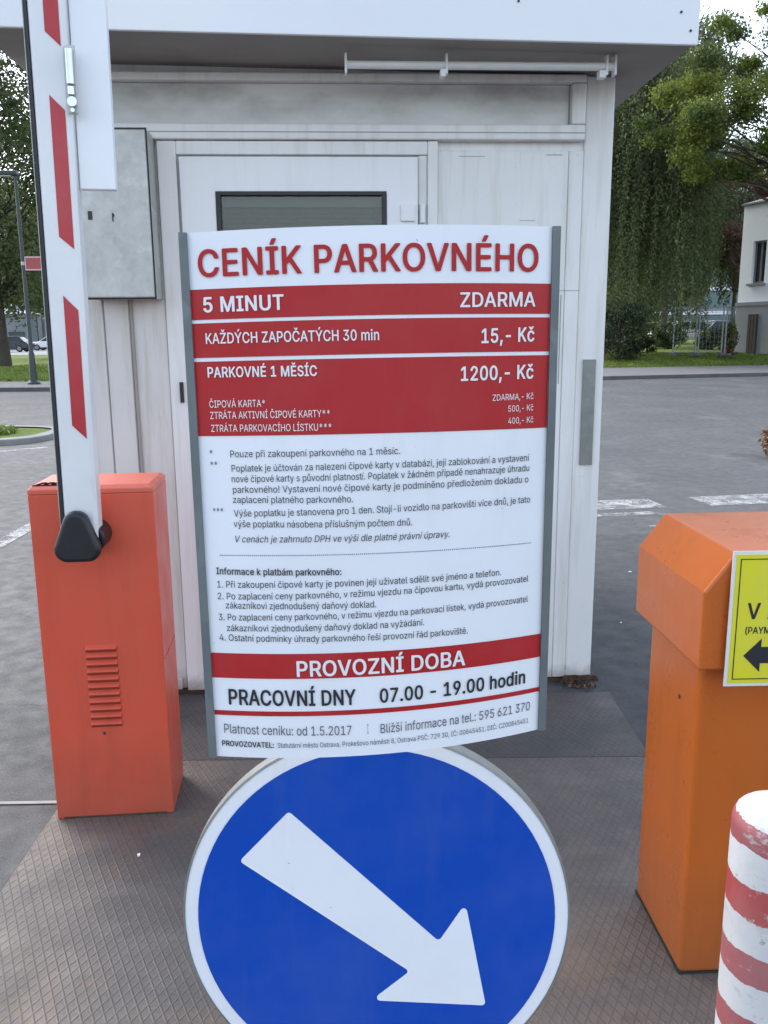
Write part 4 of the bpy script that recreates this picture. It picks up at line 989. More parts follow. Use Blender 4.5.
GLYPHS = """ 188|
!196|67,160 63,509 132,509 128,160|98,-4 81,-1 66,9 56,24 52,41 56,58 66,73 81,83 98,86 116,83 130,73 140,58 143,41 140,24 130,9 116,-1
(273|89,207 101,324 132,441 177,539 236,539 191,428 161,313 151,207 160,115 188,16 236,-96 177,-96 139,-21 111,55 95,131
*453|201,223 206,331 114,272 89,315 186,365 89,415 114,459 206,400 201,509 250,509 246,400 337,459 362,415 266,365 362,315 337,272 246,331 250,223
,188|38,-119 68,71 137,71 84,-119
-453|337,244 337,188 114,188 114,244
.188|95,-4 78,-1 63,9 53,24 50,41 53,59 63,73 78,83 95,87 113,83 128,73 138,59 141,41 138,24 128,9 113,-1
0453|227,-7 174,1 130,24 95,62 69,113 53,178 48,254 53,330 69,395 95,447 130,484 174,508 227,516 279,508 323,484 358,447 384,395 400,330 405,254 400,178 384,113 359,62 323,24 279,1|227,50 261,56 290,74 313,103 330,144 340,194 344,254 340,314 330,365 313,405 290,435 261,453 227,460 192,453 163,435 140,405 123,365 113,314 109,254 113,194 123,144 140,103 163,74 192,56
1453|76,0 76,55 391,55 391,0|276,509 276,0 212,0 212,448 209,448 86,358 86,427 198,509
2453|64,0 64,47 234,229 282,282 311,327 320,371 317,397 308,419 293,436 273,449 224,460 196,457 172,447 153,433 139,413 130,390 127,362 66,362 71,405 86,442 111,473 143,496 182,511 225,516 268,511 306,497 337,474 361,445 376,411 381,372 371,318 336,259 267,180 153,60 153,57 389,57 389,0
3453|218,-7 173,-3 133,10 98,30 70,57 52,91 44,132 109,132 115,107 126,87 144,71 165,59 219,50 275,61 297,74 315,93 325,116 329,145 326,172 316,196 299,217 275,234 242,244 201,248 157,248 157,299 288,448 288,452 70,452 70,509 372,509 372,461 211,278 211,289 264,288 308,276 344,253 371,222 387,186 393,145 387,103 370,66 344,36 309,12 266,-2
4453|40,105 40,158 247,509 311,509 109,166 109,163 413,163 413,105|282,0 282,121 282,146 282,318 343,318 343,0
5453|221,-7 178,-2 140,11 108,32 83,60 66,93 60,130 122,130 127,108 138,89 173,60 221,50 250,53 276,64 298,82 314,104 324,131 328,162 324,193 314,221 297,244 275,262 248,273 218,277 167,268 128,246 67,253 96,509 366,509 366,452 151,452 134,301 136,301 178,325 229,334 263,330 294,321 321,306 345,285 364,260 379,231 388,199 391,163 385,117 369,76 343,41 309,15 268,-1
6453|226,-7 182,-1 142,15 109,40 84,74 69,115 64,162 68,199 80,239 137,340 252,509 322,509 151,261 145,261 165,288 196,307 235,314 278,309 316,295 346,271 370,240 384,201 389,157 384,112 368,73 343,39 310,14 271,-2|226,48 254,52 279,63 299,79 314,101 324,128 327,157 324,187 314,213 299,235 279,251 254,262 226,265 198,262 174,252 153,235 138,214 128,188 125,158 128,128 138,102 153,79 174,63 198,52
7453|97,0 323,448 323,452 62,452 62,509 391,509 391,449 165,0
8453|226,-7 178,-2 136,11 101,33 74,62 57,96 52,135 55,166 65,195 81,220 101,241 125,256 153,265 153,267 119,282 93,308 76,342 70,380 75,417 90,450 114,477 146,498 184,511 226,516 269,511 306,498 337,477 361,450 377,417 382,380 376,342 359,308 333,282 300,267 300,265 327,256 351,241 372,220 387,195 397,166 401,135 395,96 378,62 352,33 317,11 275,-2|226,49 258,52 285,60 307,74 323,91 333,113 337,139 333,165 322,189 305,208 283,223 256,232 226,235 196,232 169,223 147,208 130,189 119,165 115,139 119,113 129,91 145,74 167,60 195,52|226,290 274,300 293,313 307,330 316,351 319,376 316,399 308,420 294,437 275,449 226,460 177,449 159,437 145,420 136,399 133,376 136,351 145,330 159,313 178,300
9453|226,516 271,510 310,494 343,468 368,434 384,393 389,347 385,309 373,270 315,168 200,0 130,0 301,248 307,248 287,221 257,202 218,195 175,199 137,214 106,237 83,269 68,307 64,352 69,397 85,436 110,469 143,494 182,510|226,460 199,457 174,446 154,429 138,407 129,381 125,352 129,322 138,295 154,274 174,257 199,247 226,243 254,247 279,257 299,273 314,295 324,321 327,350 324,381 314,407 299,429 279,446 254,457
:188|95,-4 78,-1 63,9 53,24 50,41 53,59 63,73 78,83 95,87 113,83 128,73 138,59 141,41 138,24 128,9 113,-1|95,271 78,274 63,284 53,299 50,316 53,334 63,349 78,359 95,362 113,359 128,349 138,334 141,316 138,299 128,284 113,274
A480|16,0 201,509 276,509 463,0 395,0 287,302 264,372 232,478 245,478 213,371 191,302 85,0|110,142 110,199 370,199 370,142
B456|60,0 60,509 241,509 289,504 329,491 359,469 381,442 394,410 398,374 395,344 387,320 356,286 315,267 315,262 339,257 363,245 385,227 402,203 414,173 418,136 413,100 400,67 377,39 344,18 301,4 247,0|125,57 245,57 296,63 330,80 349,105 355,137 352,161 342,184 327,203 306,218 279,228 248,231 125,231|125,285 238,285 288,296 308,309 323,326 333,348 336,372 330,403 313,429 283,446 240,452 125,452
C510|267,-7 205,1 150,25 104,63 70,115 48,179 40,254 48,329 70,393 104,445 150,484 205,508 267,516 340,504 373,490 402,471 427,447 448,418 463,385 473,348 408,348 389,395 357,428 315,449 267,456 223,450 184,432 150,403 125,364 109,314 103,254 109,194 125,145 151,105 184,76 223,59 267,53 315,60 357,81 389,114 408,160 473,160 463,124 448,91 428,62 402,38 373,19 341,5 305,-4
D502|219,0 96,0 96,57 215,57 272,63 318,81 354,110 379,149 394,198 399,255 394,312 379,361 354,399 320,428 275,446 221,452 93,452 93,509 225,509 294,501 353,478 399,441 433,391 455,329 462,255 455,181 433,119 398,68 351,31 291,8|125,509 125,0 60,0 60,509
E419|60,0 60,509 372,509 372,452 125,452 125,286 355,286 355,229 125,229 125,57 375,57 375,0
H517|60,0 60,509 125,509 125,289 392,289 392,509 457,509 457,0 392,0 392,232 125,232 125,0
I300|31,0 31,57 118,57 118,452 31,452 31,509 269,509 269,452 183,452 183,57 269,57 269,0
K467|104,145 104,216 139,261 174,303 212,344 364,509 448,509 231,276 228,276|60,0 60,509 125,509 125,334 124,225 125,193 125,0|372,0 188,259 228,309 449,0
L393|60,0 60,509 125,509 125,57 361,57 361,0
M628|60,0 60,509 152,509 277,187 287,159 299,123 311,84 322,49 307,49 318,83 330,121 342,158 352,187 476,509 568,509 568,0 504,0 504,291 504,327 505,369 506,413 507,457 513,457 498,409 482,363 467,322 456,291 342,0 286,0 170,291 159,321 145,361 129,408 112,457 119,457 120,416 121,372 122,328 122,291 122,0
N523|60,0 60,509 136,509 343,183 363,151 388,107 414,55 405,54 401,108 399,157 399,195 399,509 463,509 463,0 387,0 202,290 177,331 148,381 108,452 119,454 122,384 124,328 125,291 125,0
O533|267,-7 205,1 150,25 105,63 70,115 48,179 40,254 48,329 70,393 105,445 150,484 205,508 267,516 329,508 384,484 429,445 464,393 486,329 493,254 486,179 464,115 429,63 384,25 329,1|267,53 310,59 349,76 383,105 408,144 425,194 430,254 425,314 408,365 383,404 349,433 310,450 267,456 223,450 184,433 151,404 125,364 109,314 103,254 109,194 125,144 151,105 184,76 223,59
P445|60,0 60,509 235,509 289,503 332,487 366,462 390,430 404,391 409,348 404,304 390,265 366,233 332,207 289,191 235,186 109,186 109,242 233,242 269,246 297,256 318,272 333,294 342,319 344,348 342,376 333,402 318,423 297,439 268,449 232,452 125,452 125,0
R449|60,0 60,509 236,509 290,504 333,489 367,465 390,433 405,395 409,352 405,309 390,271 367,240 333,217 289,203 236,198 96,198 96,255 234,255 269,258 298,267 319,281 334,300 342,324 345,352 342,380 334,405 319,425 298,440 269,449 233,452 125,452 125,0|353,0 230,229 303,229 428,0
S447|224,-9 172,-4 128,9 91,31 64,60 46,96 38,137 104,137 110,110 123,88 142,71 166,59 224,49 257,52 286,60 311,74 329,92 341,114 346,139 342,161 332,179 296,205 245,222 184,239 128,260 86,289 60,326 52,372 58,413 75,448 102,476 138,498 180,511 227,516 275,511 316,498 351,476 377,449 394,415 401,378 337,378 326,412 302,437 267,453 225,459 194,456 167,448 145,435 129,418 118,398 115,376 119,352 131,334 169,308 212,293 264,279 312,264 359,238 395,198 405,171 408,139 403,99 386,64 360,34 323,11 278,-4
T449|32,452 32,509 417,509 417,452 257,452 257,0 193,0 193,452
U517|259,-8 203,-2 154,15 114,43 85,80 66,124 60,173 60,509 124,509 124,178 128,144 141,113 160,87 187,68 220,56 259,52 298,56 331,68 357,87 377,113 389,144 393,178 393,509 457,509 457,173 451,124 433,80 403,43 363,15 315,-2
V480|204,0 16,509 84,509 192,206 215,137 248,31 235,31 267,138 290,206 395,509 463,509 278,0
Y472|203,0 203,208 16,509 91,509 192,344 222,292 250,230 224,230 251,293 280,344 381,509 455,509 268,208 268,0
Z438|42,0 42,46 273,385 306,431 341,476 348,454 285,452 223,452 40,452 40,509 397,509 397,462 169,129 134,81 97,33 90,54 152,57 214,57 399,57 399,0
a389|160,-9 126,-5 94,5 68,22 48,45 35,73 30,108 34,138 43,161 58,179 78,193 125,211 178,220 234,227 265,235 273,243 276,255 276,257 267,297 240,322 196,331 149,322 118,301 100,274 41,291 57,322 79,346 104,364 133,375 194,384 239,379 286,360 306,343 322,320 333,290 337,251 337,0 277,0 277,52 272,52 252,25 215,1|170,45 202,49 228,59 248,74 263,93 272,115 276,138 276,190 259,182 231,176 200,171 175,168 134,159 103,139 95,124 92,105 102,72 130,52
b424|229,-8 198,-5 172,4 138,31 118,59 112,59 112,0 53,0 53,509 114,509 114,319 118,319 137,346 171,373 197,381 229,384 274,378 313,361 345,332 370,293 385,245 390,189 385,133 370,84 346,45 313,16 274,-2|220,47 253,51 279,66 301,88 316,117 325,151 328,189 325,227 316,261 301,290 280,311 253,325 220,330 188,325 161,312 140,291 125,263 116,229 113,189 116,150 125,115 140,86 162,65 188,51
c396|207,-8 159,-2 117,16 82,46 56,85 40,133 34,187 40,243 56,291 82,330 117,360 159,378 207,384 260,377 305,356 340,322 362,277 303,262 290,289 270,311 242,325 207,330 173,325 145,310 124,287 108,258 99,224 96,187 99,151 108,117 124,89 145,66 173,51 207,46 243,52 271,66 292,89 304,117 363,102 341,56 306,21 261,-1
d424|195,-8 151,-2 111,16 79,45 55,84 39,133 34,189 39,245 55,293 79,332 112,361 151,378 196,384 228,381 253,373 287,346 306,319 311,319 311,509 372,509 372,0 313,0 313,59 307,59 287,31 252,4 227,-5|205,47 236,51 263,65 284,86 299,115 309,150 312,189 309,229 300,263 284,291 263,312 237,325 205,330 172,325 145,311 124,290 108,261 99,227 96,189 99,151 109,117 124,88 145,66 172,51
e404|212,-8 161,-2 117,16 82,46 56,85 40,132 34,187 39,242 55,290 81,329 115,359 157,378 205,384 266,374 294,361 319,341 341,315 357,282 368,242 371,194 371,169 75,169 75,221 338,221 310,202 307,237 298,269 283,294 263,314 237,326 205,330 173,326 146,313 125,294 109,270 99,241 96,211 96,178 100,139 110,106 128,80 151,61 179,50 212,46 254,53 285,73 306,105 365,91 353,63 335,39 311,19 283,4 249,-5
f254|228,379 228,327 6,327 6,379|81,0 81,432 84,461 96,486 113,505 135,519 187,530 222,527 243,521 227,468 215,472 195,474 171,470 154,460 145,443 142,419 142,0
h410|114,227 114,0 53,0 53,509 114,509 114,287 102,287 124,332 152,362 187,379 227,384 264,380 295,369 321,349 341,321 353,285 357,240 357,0 296,0 296,235 290,275 273,304 246,323 210,329 184,326 161,317 141,303 126,283 117,257
i167|53,0 53,379 114,379 114,0|84,443 67,446 54,455 44,468 41,483 44,499 54,512 67,521 84,524 100,521 114,512 123,499 126,483 123,468 114,455 100,446
j167|53,379 114,379 114,-30 111,-63 102,-90 86,-113 65,-129 37,-139 4,-143 -10,-143 -10,-87 2,-87 25,-83 40,-72 50,-54 53,-29|83,443 67,446 53,455 44,468 41,483 44,499 53,512 67,521 83,524 100,521 114,512 123,499 126,483 123,468 114,455 100,446
k381|110,137 110,212 121,212 284,379 360,379 184,199 177,199|53,0 53,509 114,509 114,0|294,0 148,186 191,229 372,0
l189|139,-2 101,3 74,20 58,47 53,84 53,509 114,509 114,99 120,62 130,54 146,52 160,53 170,54 181,3 162,-1
m610|53,0 53,379 112,379 112,295 108,295 118,323 132,346 172,376 219,386 257,380 287,361 309,331 321,295 312,295 322,321 337,343 381,375 437,386 468,383 497,372 522,354 541,328 553,296 557,255 557,0 496,0 496,254 490,289 473,313 447,326 419,330 395,328 374,320 345,290 335,247 335,0 274,0 274,260 269,288 253,311 229,326 199,330 158,320 140,307 126,289 117,266 114,238 114,0
n410|114,227 114,0 53,0 53,379 112,379 112,287 102,287 124,332 152,362 187,379 227,384 264,380 295,369 321,349 341,321 353,285 357,240 357,0 296,0 296,235 290,275 273,304 246,323 210,329 184,326 161,317 141,303 126,283 117,257
o415|207,-8 159,-2 117,16 82,46 56,85 40,133 34,187 40,243 56,291 82,330 117,360 159,378 207,384 256,378 299,360 333,330 359,291 376,243 381,187 376,133 359,85 333,46 299,16 256,-2|207,46 242,51 270,66 292,89 307,117 316,151 319,187 316,224 307,258 292,287 270,310 242,325 207,330 173,325 145,310 124,287 108,258 99,224 96,187 99,151 108,117 124,89 145,66 173,51
p424|53,-143 53,379 112,379 112,319 118,319 137,346 171,373 197,381 229,384 274,378 313,361 345,332 370,293 385,245 390,189 385,133 370,84 346,45 313,16 274,-2 229,-8 198,-5 173,4 138,31 118,59 114,59 114,-143|220,47 253,51 279,66 301,88 316,117 325,151 328,189 325,227 316,261 301,290 280,311 253,325 220,330 188,325 161,312 140,291 125,263 116,229 113,189 116,150 125,115 140,86 162,65 188,51
r259|53,0 53,379 112,379 112,321 115,321 130,347 152,367 181,380 213,385 229,384 243,384 243,322 230,324 207,326 182,323 159,315 140,301 126,284 117,262 114,237 114,0
s365|182,-8 145,-5 112,3 84,18 62,38 45,63 36,94 94,107 105,79 124,60 150,49 181,45 217,50 244,62 262,81 268,103 265,121 254,136 237,147 212,155 149,170 104,186 72,208 53,237 47,274 51,305 65,332 87,354 115,370 149,381 187,384 223,381 254,372 279,358 299,339 324,290 268,277 258,298 243,316 219,328 187,333 156,329 131,317 114,299 109,277 112,258 124,243 172,223 229,209 275,194 306,171 325,142 331,107 326,75 312,47 290,24 260,6 223,-5
t227|204,379 204,327 6,327 6,379|65,471 126,471 126,98 128,76 136,61 150,53 170,50 185,51 202,54 213,2 192,-3 168,-4 125,2 92,21 72,52 65,93
u410|182,-5 146,-1 115,11 89,31 69,59 57,95 53,139 53,379 114,379 114,144 119,105 137,75 164,56 200,50 226,53 249,62 268,77 283,97 293,122 296,153 296,379 357,379 357,0 298,0 298,92 307,92 286,47 257,17 222,0
v389|163,0 17,379 84,379 165,155 187,87 206,21 184,21 203,87 224,155 305,379 371,379 226,0
y389|47,-139 61,-86 71,-87 104,-89 130,-74 151,-36 163,-1 17,379 84,379 165,155 187,87 206,21 184,21 202,87 224,155 305,379 371,379 204,-58 177,-107 139,-136 91,-145 65,-143
z380|42,0 42,46 254,320 254,323 48,323 48,379 333,379 333,331 126,60 126,56 339,56 339,0
Á480|16,0 201,509 276,509 463,0 395,0 287,302 264,372 232,478 245,478 213,371 191,302 85,0|110,142 110,199 370,199 370,142|213,558 260,659 329,659 263,558
É419|60,0 60,509 372,509 372,452 125,452 125,286 355,286 355,229 125,229 125,57 375,57 375,0|191,558 239,659 307,659 241,558
Í300|31,0 31,57 118,57 118,452 31,452 31,509 269,509 269,452 183,452 183,57 269,57 269,0|124,558 171,659 240,659 174,558
Ý472|203,0 203,208 16,509 91,509 192,344 222,292 250,230 224,230 251,293 280,344 381,509 455,509 268,208 268,0|209,558 257,659 325,659 259,558
á389|160,-9 126,-5 94,5 68,22 48,45 35,73 30,108 34,138 43,161 58,179 78,193 125,211 178,220 234,227 265,235 273,243 276,255 276,257 267,297 240,322 196,331 149,322 118,301 100,274 41,291 57,322 79,346 104,364 133,375 194,384 239,379 286,360 306,343 322,320 333,290 337,251 337,0 277,0 277,52 272,52 252,25 215,1|170,45 202,49 228,59 248,74 263,93 272,115 276,138 276,190 259,182 231,176 200,171 175,168 134,159 103,139 95,124 92,105 102,72 130,52|162,429 210,529 278,529 212,429
é404|212,-8 161,-2 117,16 82,46 56,85 40,132 34,187 39,242 55,290 81,329 115,359 157,378 205,384 266,374 294,361 319,341 341,315 357,282 368,242 371,194 371,169 75,169 75,221 338,221 310,202 307,237 298,269 283,294 263,314 237,326 205,330 173,326 146,313 125,294 109,270 99,241 96,211 96,178 100,139 110,106 128,80 151,61 179,50 212,46 254,53 285,73 306,105 365,91 353,63 335,39 311,19 283,4 249,-5|177,429 225,529 293,529 227,429
í167|53,0 53,379 114,379 114,0|57,429 104,529 173,529 107,429
ú410|182,-5 146,-1 115,11 89,31 69,59 57,95 53,139 53,379 114,379 114,144 119,105 137,75 164,56 200,50 226,53 249,62 268,77 283,97 293,122 296,153 296,379 357,379 357,0 298,0 298,92 307,92 286,47 257,17 222,0|178,429 226,529 294,529 228,429
ý389|47,-139 61,-86 71,-87 104,-89 130,-74 151,-36 163,-1 17,379 84,379 165,155 187,87 206,21 184,21 202,87 224,155 305,379 371,379 204,-58 177,-107 139,-136 91,-145 65,-143|168,429 215,529 284,529 218,429
Č510|267,-7 205,1 150,25 104,63 70,115 48,179 40,254 48,329 70,393 104,445 150,484 205,508 267,516 340,504 373,490 402,471 427,447 448,418 463,385 473,348 408,348 389,395 357,428 315,449 267,456 223,450 184,432 150,403 125,364 109,314 103,254 109,194 125,145 151,105 184,76 223,59 267,53 315,60 357,81 389,114 408,160 473,160 463,124 448,91 428,62 402,38 373,19 341,5 305,-4|217,659 266,599 315,659 376,659 376,656 295,565 237,565 157,656 157,659
č396|207,-8 159,-2 117,16 82,46 56,85 40,133 34,187 40,243 56,291 82,330 117,360 159,378 207,384 260,377 305,356 340,322 362,277 303,262 290,289 270,311 242,325 207,330 173,325 145,310 124,287 108,258 99,224 96,187 99,151 108,117 124,89 145,66 173,51 207,46 243,52 271,66 292,89 304,117 363,102 341,56 306,21 261,-1|158,529 207,469 256,529 317,529 317,526 236,435 178,435 98,526 98,529
Ě419|60,0 60,509 372,509 372,452 125,452 125,286 355,286 355,229 125,229 125,57 375,57 375,0|169,659 218,599 266,659 327,659 327,656 247,565 189,565 109,656 109,659
ě404|212,-8 161,-2 117,16 82,46 56,85 40,132 34,187 39,242 55,290 81,329 115,359 157,378 205,384 266,374 294,361 319,341 341,315 357,282 368,242 371,194 371,169 75,169 75,221 338,221 310,202 307,237 298,269 283,294 263,314 237,326 205,330 173,326 146,313 125,294 109,270 99,241 96,211 96,178 100,139 110,106 128,80 151,61 179,50 212,46 254,53 285,73 306,105 365,91 353,63 335,39 311,19 283,4 249,-5|155,529 204,469 252,529 313,529 313,526 233,435 175,435 95,526 95,529
ň410|114,227 114,0 53,0 53,379 112,379 112,287 102,287 124,332 152,362 187,379 227,384 264,380 295,369 321,349 341,321 353,285 357,240 357,0 296,0 296,235 290,275 273,304 246,323 210,329 184,326 161,317 141,303 126,283 117,257|156,529 205,469 253,529 314,529 314,526 234,435 176,435 96,526 96,529
ř259|53,0 53,379 112,379 112,321 115,321 130,347 152,367 181,380 213,385 229,384 243,384 243,322 230,324 207,326 182,323 159,315 140,301 126,284 117,262 114,237 114,0|94,529 143,469 192,529 253,529 253,526 172,435 114,435 34,526 34,529
š365|182,-8 145,-5 112,3 84,18 62,38 45,63 36,94 94,107 105,79 124,60 150,49 181,45 217,50 244,62 262,81 268,103 265,121 254,136 237,147 212,155 149,170 104,186 72,208 53,237 47,274 51,305 65,332 87,354 115,370 149,381 187,384 223,381 254,372 279,358 299,339 324,290 268,277 258,298 243,316 219,328 187,333 156,329 131,317 114,299 109,277 112,258 124,243 172,223 229,209 275,194 306,171 325,142 331,107 326,75 312,47 290,24 260,6 223,-5|137,529 186,469 235,529 296,529 296,526 215,435 157,435 77,526 77,529
ů410|182,-5 146,-1 115,11 89,31 69,59 57,95 53,139 53,379 114,379 114,144 119,105 137,75 164,56 200,50 226,53 249,62 268,77 283,97 293,122 296,153 296,379 357,379 357,0 298,0 298,92 307,92 286,47 257,17 222,0|205,404 182,407 160,416 128,447 119,467 116,490 119,512 128,532 160,563 182,572 205,575 228,572 250,563 282,532 291,512 294,490 291,467 282,447 250,416 228,407|205,447 221,450 235,460 244,473 248,490 244,506 235,519 221,529 205,532 189,529 175,519 166,506 163,490 166,473 175,460 189,450
Ž438|42,0 42,46 273,385 306,431 341,476 348,454 285,452 223,452 40,452 40,509 397,509 397,462 169,129 134,81 97,33 90,54 152,57 214,57 399,57 399,0|170,659 219,599 268,659 329,659 329,656 248,565 190,565 110,656 110,659
ž380|42,0 42,46 254,320 254,323 48,323 48,379 333,379 333,331 126,60 126,56 339,56 339,0|138,529 187,469 235,529 296,529 296,526 216,435 158,435 78,526 78,529"""
GL = {}
for ln in GLYPHS.split('\n'):
    hd, *sp_ = ln[1:].split('|')
    GL[ln[0]] = (int(hd) / 1000, [[tuple(int(q) / 1000 for q in p.split(',')) for p in s_.split()] for s_ in sp_ if s_])
CAP = .5087
_gc = {}
def glyph(ch):
    if ch not in _gc:
        V = []; E = []; cs = GL[ch][1]
        for pts in cs:
            o = len(V); V += [Vector(p) for p in pts]; E += [(o + i, o + (i + 1) % len(pts)) for i in range(len(pts))]
        rv, _, rf = delaunay_2d_cdt(V, E, [], 0, 1e-5)[:3]
        keep = []
        for f in rf:
            cx = sum(rv[i].x for i in f) / len(f); cy = sum(rv[i].y for i in f) / len(f); wn = 0
            for pts in cs:
                for (x0, y0), (x1, y1) in zip(pts, pts[1:] + pts[:1]):
                    if (y0 <= cy) != (y1 <= cy) and x0 + (cy - y0) / (y1 - y0) * (x1 - x0) > cx: wn += 1 if y1 > y0 else -1
            if wn: keep.append(tuple(f))
        _gc[ch] = ([(v.x, v.y) for v in rv], keep)
    return _gc[ch]
def glyphs(s, bold=0.0, shear=0.0):
    """outline letters; heavier weights are struck several times with a hair of offset, like a thick print (z = strike layer)"""
    V = []; F = []; x = 0
    r = bold * .95
    strikes = [(0, 0)] if bold < .008 else [(0, 0)] + [(r * math.cos(math.pi * k / 4), .6 * r * math.sin(math.pi * k / 4)) for k in range(8)]
    for ch in s:
        if ch != ' ':
            v, f = glyph(ch)
            for n_, (dx, dy) in enumerate(strikes):
                o = len(V)
                V += [Vector((x + a + dx + shear * c, c + dy, n_)) for a, c in v]; F += [tuple(i + o for i in t) for t in f]
        x += GL[ch][0] + max(bold, 0) * .9
    return V, F
def text(mb, s, u0, u1, vb0, vb1, cap, bold=.012, shear=0.0, res=3):
    V, F = glyphs(s, bold, shear)
    x0 = min(v.x for v in V); x1 = max(v.x for v in V); out = []
    for p in V:
        t = (p.x - x0) / (x1 - x0)
        out.append(SP(u0 + (u1 - u0) * t, vb0 + (vb1 - vb0) * t + p.y / CAP * cap, .0014 + p.z * 3e-5))
    mb.add(out, F)
tr_, tw_, tb_, tg_ = MB(), MB(), MB(), MB()
text(tr_, 'CENÍK PARKOVNÉHO', -0.4736, 0.4601, 0.9200, 0.9194, 0.0474, .020, res=5)
text(tw_, '5 MINUT', -0.4644, -0.2423, 0.8560, 0.8561, 0.0264, .024)
text(tw_, 'ZDARMA', 0.2358, 0.4534, 0.8549, 0.8561, 0.0254, .018)
text(tw_, 'KAŽDÝCH ZAPOČATÝCH 30 min', -0.4623, 0.0118, 0.7985, 0.7979, 0.0190, .014)
text(tw_, '15,- Kč', 0.2962, 0.4528, 0.7896, 0.7923, 0.0254, .022)
text(tw_, 'PARKOVNÉ 1 MĚSÍC', -0.4622, -0.1597, 0.7370, 0.7358, 0.0185, .022)
text(tw_, '1200,- Kč', 0.2374, 0.4523, 0.7212, 0.7229, 0.0254, .022)
text(tw_, 'ČIPOVÁ KARTA*', -0.4620, -0.3057, 0.6810, 0.6812, 0.0130, -.006)
text(tw_, 'ZTRÁTA AKTIVNÍ ČIPOVÉ KARTY**', -0.4613, -0.1283, 0.6600, 0.6604, 0.0130, -.006)
text(tw_, 'ZTRÁTA PARKOVACÍHO LÍSTKU***', -0.4606, -0.1253, 0.6360, 0.6354, 0.0130, -.006)
text(tw_, 'ZDARMA,- Kč', 0.3303, 0.4541, 0.6824, 0.6840, 0.0115, -.012)
text(tw_, '500,- Kč', 0.3774, 0.4546, 0.6610, 0.6621, 0.0115, -.012)
text(tw_, '400,- Kč', 0.3778, 0.4551, 0.6380, 0.6391, 0.0115, -.012)
text(tw_, 'PROVOZNÍ DOBA', -0.2491, 0.2517, 0.1651, 0.1673, 0.0299, .022)
B1 = .003; c1 = .0128
text(tb_, '*', -0.4685, -0.4613, 0.5899, 0.5899, c1, B1)
text(tb_, 'Pouze při zakoupení parkovného na 1 měsíc.', -0.4101, 0.0636, 0.5880, 0.5887, c1, B1)
text(tb_, '**', -0.4678, -0.4493, 0.5679, 0.5680, c1, B1)
text(tb_, 'Poplatek je účtován za nalezení čipové karty v databázi, její zablokování a vystavení', -0.4084, 0.4455, 0.5610, 0.5652, c1, B1)
text(tb_, 'nové čipové karty s původní platností. Poplatek v žádném případě nenahrazuje úhradu', -0.4097, 0.4459, 0.5410, 0.5452, c1, B1)
text(tb_, 'parkovného! Vystavení nové čipové karty je podmíněno předložením dokladu o', -0.4079, 0.4444, 0.5210, 0.5232, c1, B1)
text(tb_, 'zaplacení platného parkovného.', -0.4091, -0.0713, 0.5020, 0.5006, c1, B1)
text(tb_, '***', -0.4682, -0.4393, 0.4799, 0.4799, c1, B1)
text(tb_, 'Výše poplatku je stanovena pro 1 den. Stojí-li vozidlo na parkovišti více dnů, je tato', -0.4085, 0.4514, 0.4760, 0.4832, c1, B1)
text(tb_, 'výše poplatku násobena příslušným počtem dnů.', -0.4108, 0.0951, 0.4560, 0.4528, c1, B1)
text(tb_, 'V cenách je zahrnuto DPH ve výši dle platné právní úpravy.', -0.4081, 0.2041, 0.4269, 0.4260, c1, B1, .22)
text(tb_, 'Informace k platbám parkovného:', -0.4689, -0.1105, 0.3647, 0.3625, c1, .016)
text(tb_, '1. Při zakoupení čipové karty je povinen její uživatel sdělit své jméno a telefon.', -0.4683, 0.3628, 0.3387, 0.3421, c1, 0)
text(tb_, '2. Po zaplacení ceny parkovného, v režimu vjezdu na čipovou kartu, vydá provozovatel', -0.4687, 0.4518, 0.3157, 0.3231, c1, 0)
text(tb_, 'zákazníkovi zjednodušený daňový doklad.', -0.4462, -0.0134, 0.2982, 0.2971, c1, 0)
text(tb_, '3. Po zaplacení ceny parkovného, v režimu vjezdu na parkovací lístek, vydá provozovatel', -0.4693, 0.4517, 0.2746, 0.2811, c1, 0)
text(tb_, 'zákazníkovi zjednodušený daňový doklad na vyžádání.', -0.4468, 0.1264, 0.2537, 0.2558, c1, 0)
text(tb_, '4. Ostatní podmínky úhrady parkovného řeší provozní řád parkoviště.', -0.4700, 0.2592, 0.2346, 0.2309, c1, 0)
text(tb_, 'PRACOVNÍ DNY', -0.4532, -0.0796, 0.1079, 0.1059, 0.0299, .024)
text(tb_, '07.00 - 19.00 hodin', -0.0088, 0.4494, 0.1065, 0.1096, 0.0274, .022)
text(tg_, 'Platnost ceníku: od 1.5.2017', -0.4719, -0.0953, 0.0492, 0.0447, 0.0185, .002)
text(tg_, 'I', -0.0483, -0.0452, 0.0453, 0.0453, 0.0185, 0)
text(tg_, 'Bližší informace na tel.: 595 621 370', -0.0087, 0.4685, 0.0439, 0.0484, 0.0185, .002)
text(tb_, 'PROVOZOVATEL:', -0.4807, -0.3256, 0.0231, 0.0217, 0.0105, .02)
text(tg_, 'Statutární město Ostrava, Prokešovo náměstí 8, Ostrava PSČ: 729 30, IČ: 00845451, DIČ: CZ00845451', -0.3151, 0.4639, 0.0217, 0.0213, 0.0100, 0, res=2)
tag(tr_.build('lettering', M['print_red'], pb, fix=False), 'red title lettering')
tag(tw_.build('lettering', M['print_white'], pb, fix=False), 'white lettering on the red bands')
tag(tb_.build('lettering', M['print_black'], pb, fix=False), 'black lettering')
tag(tg_.build('lettering', M['print_grey'], pb, fix=False), 'thin grey lettering')

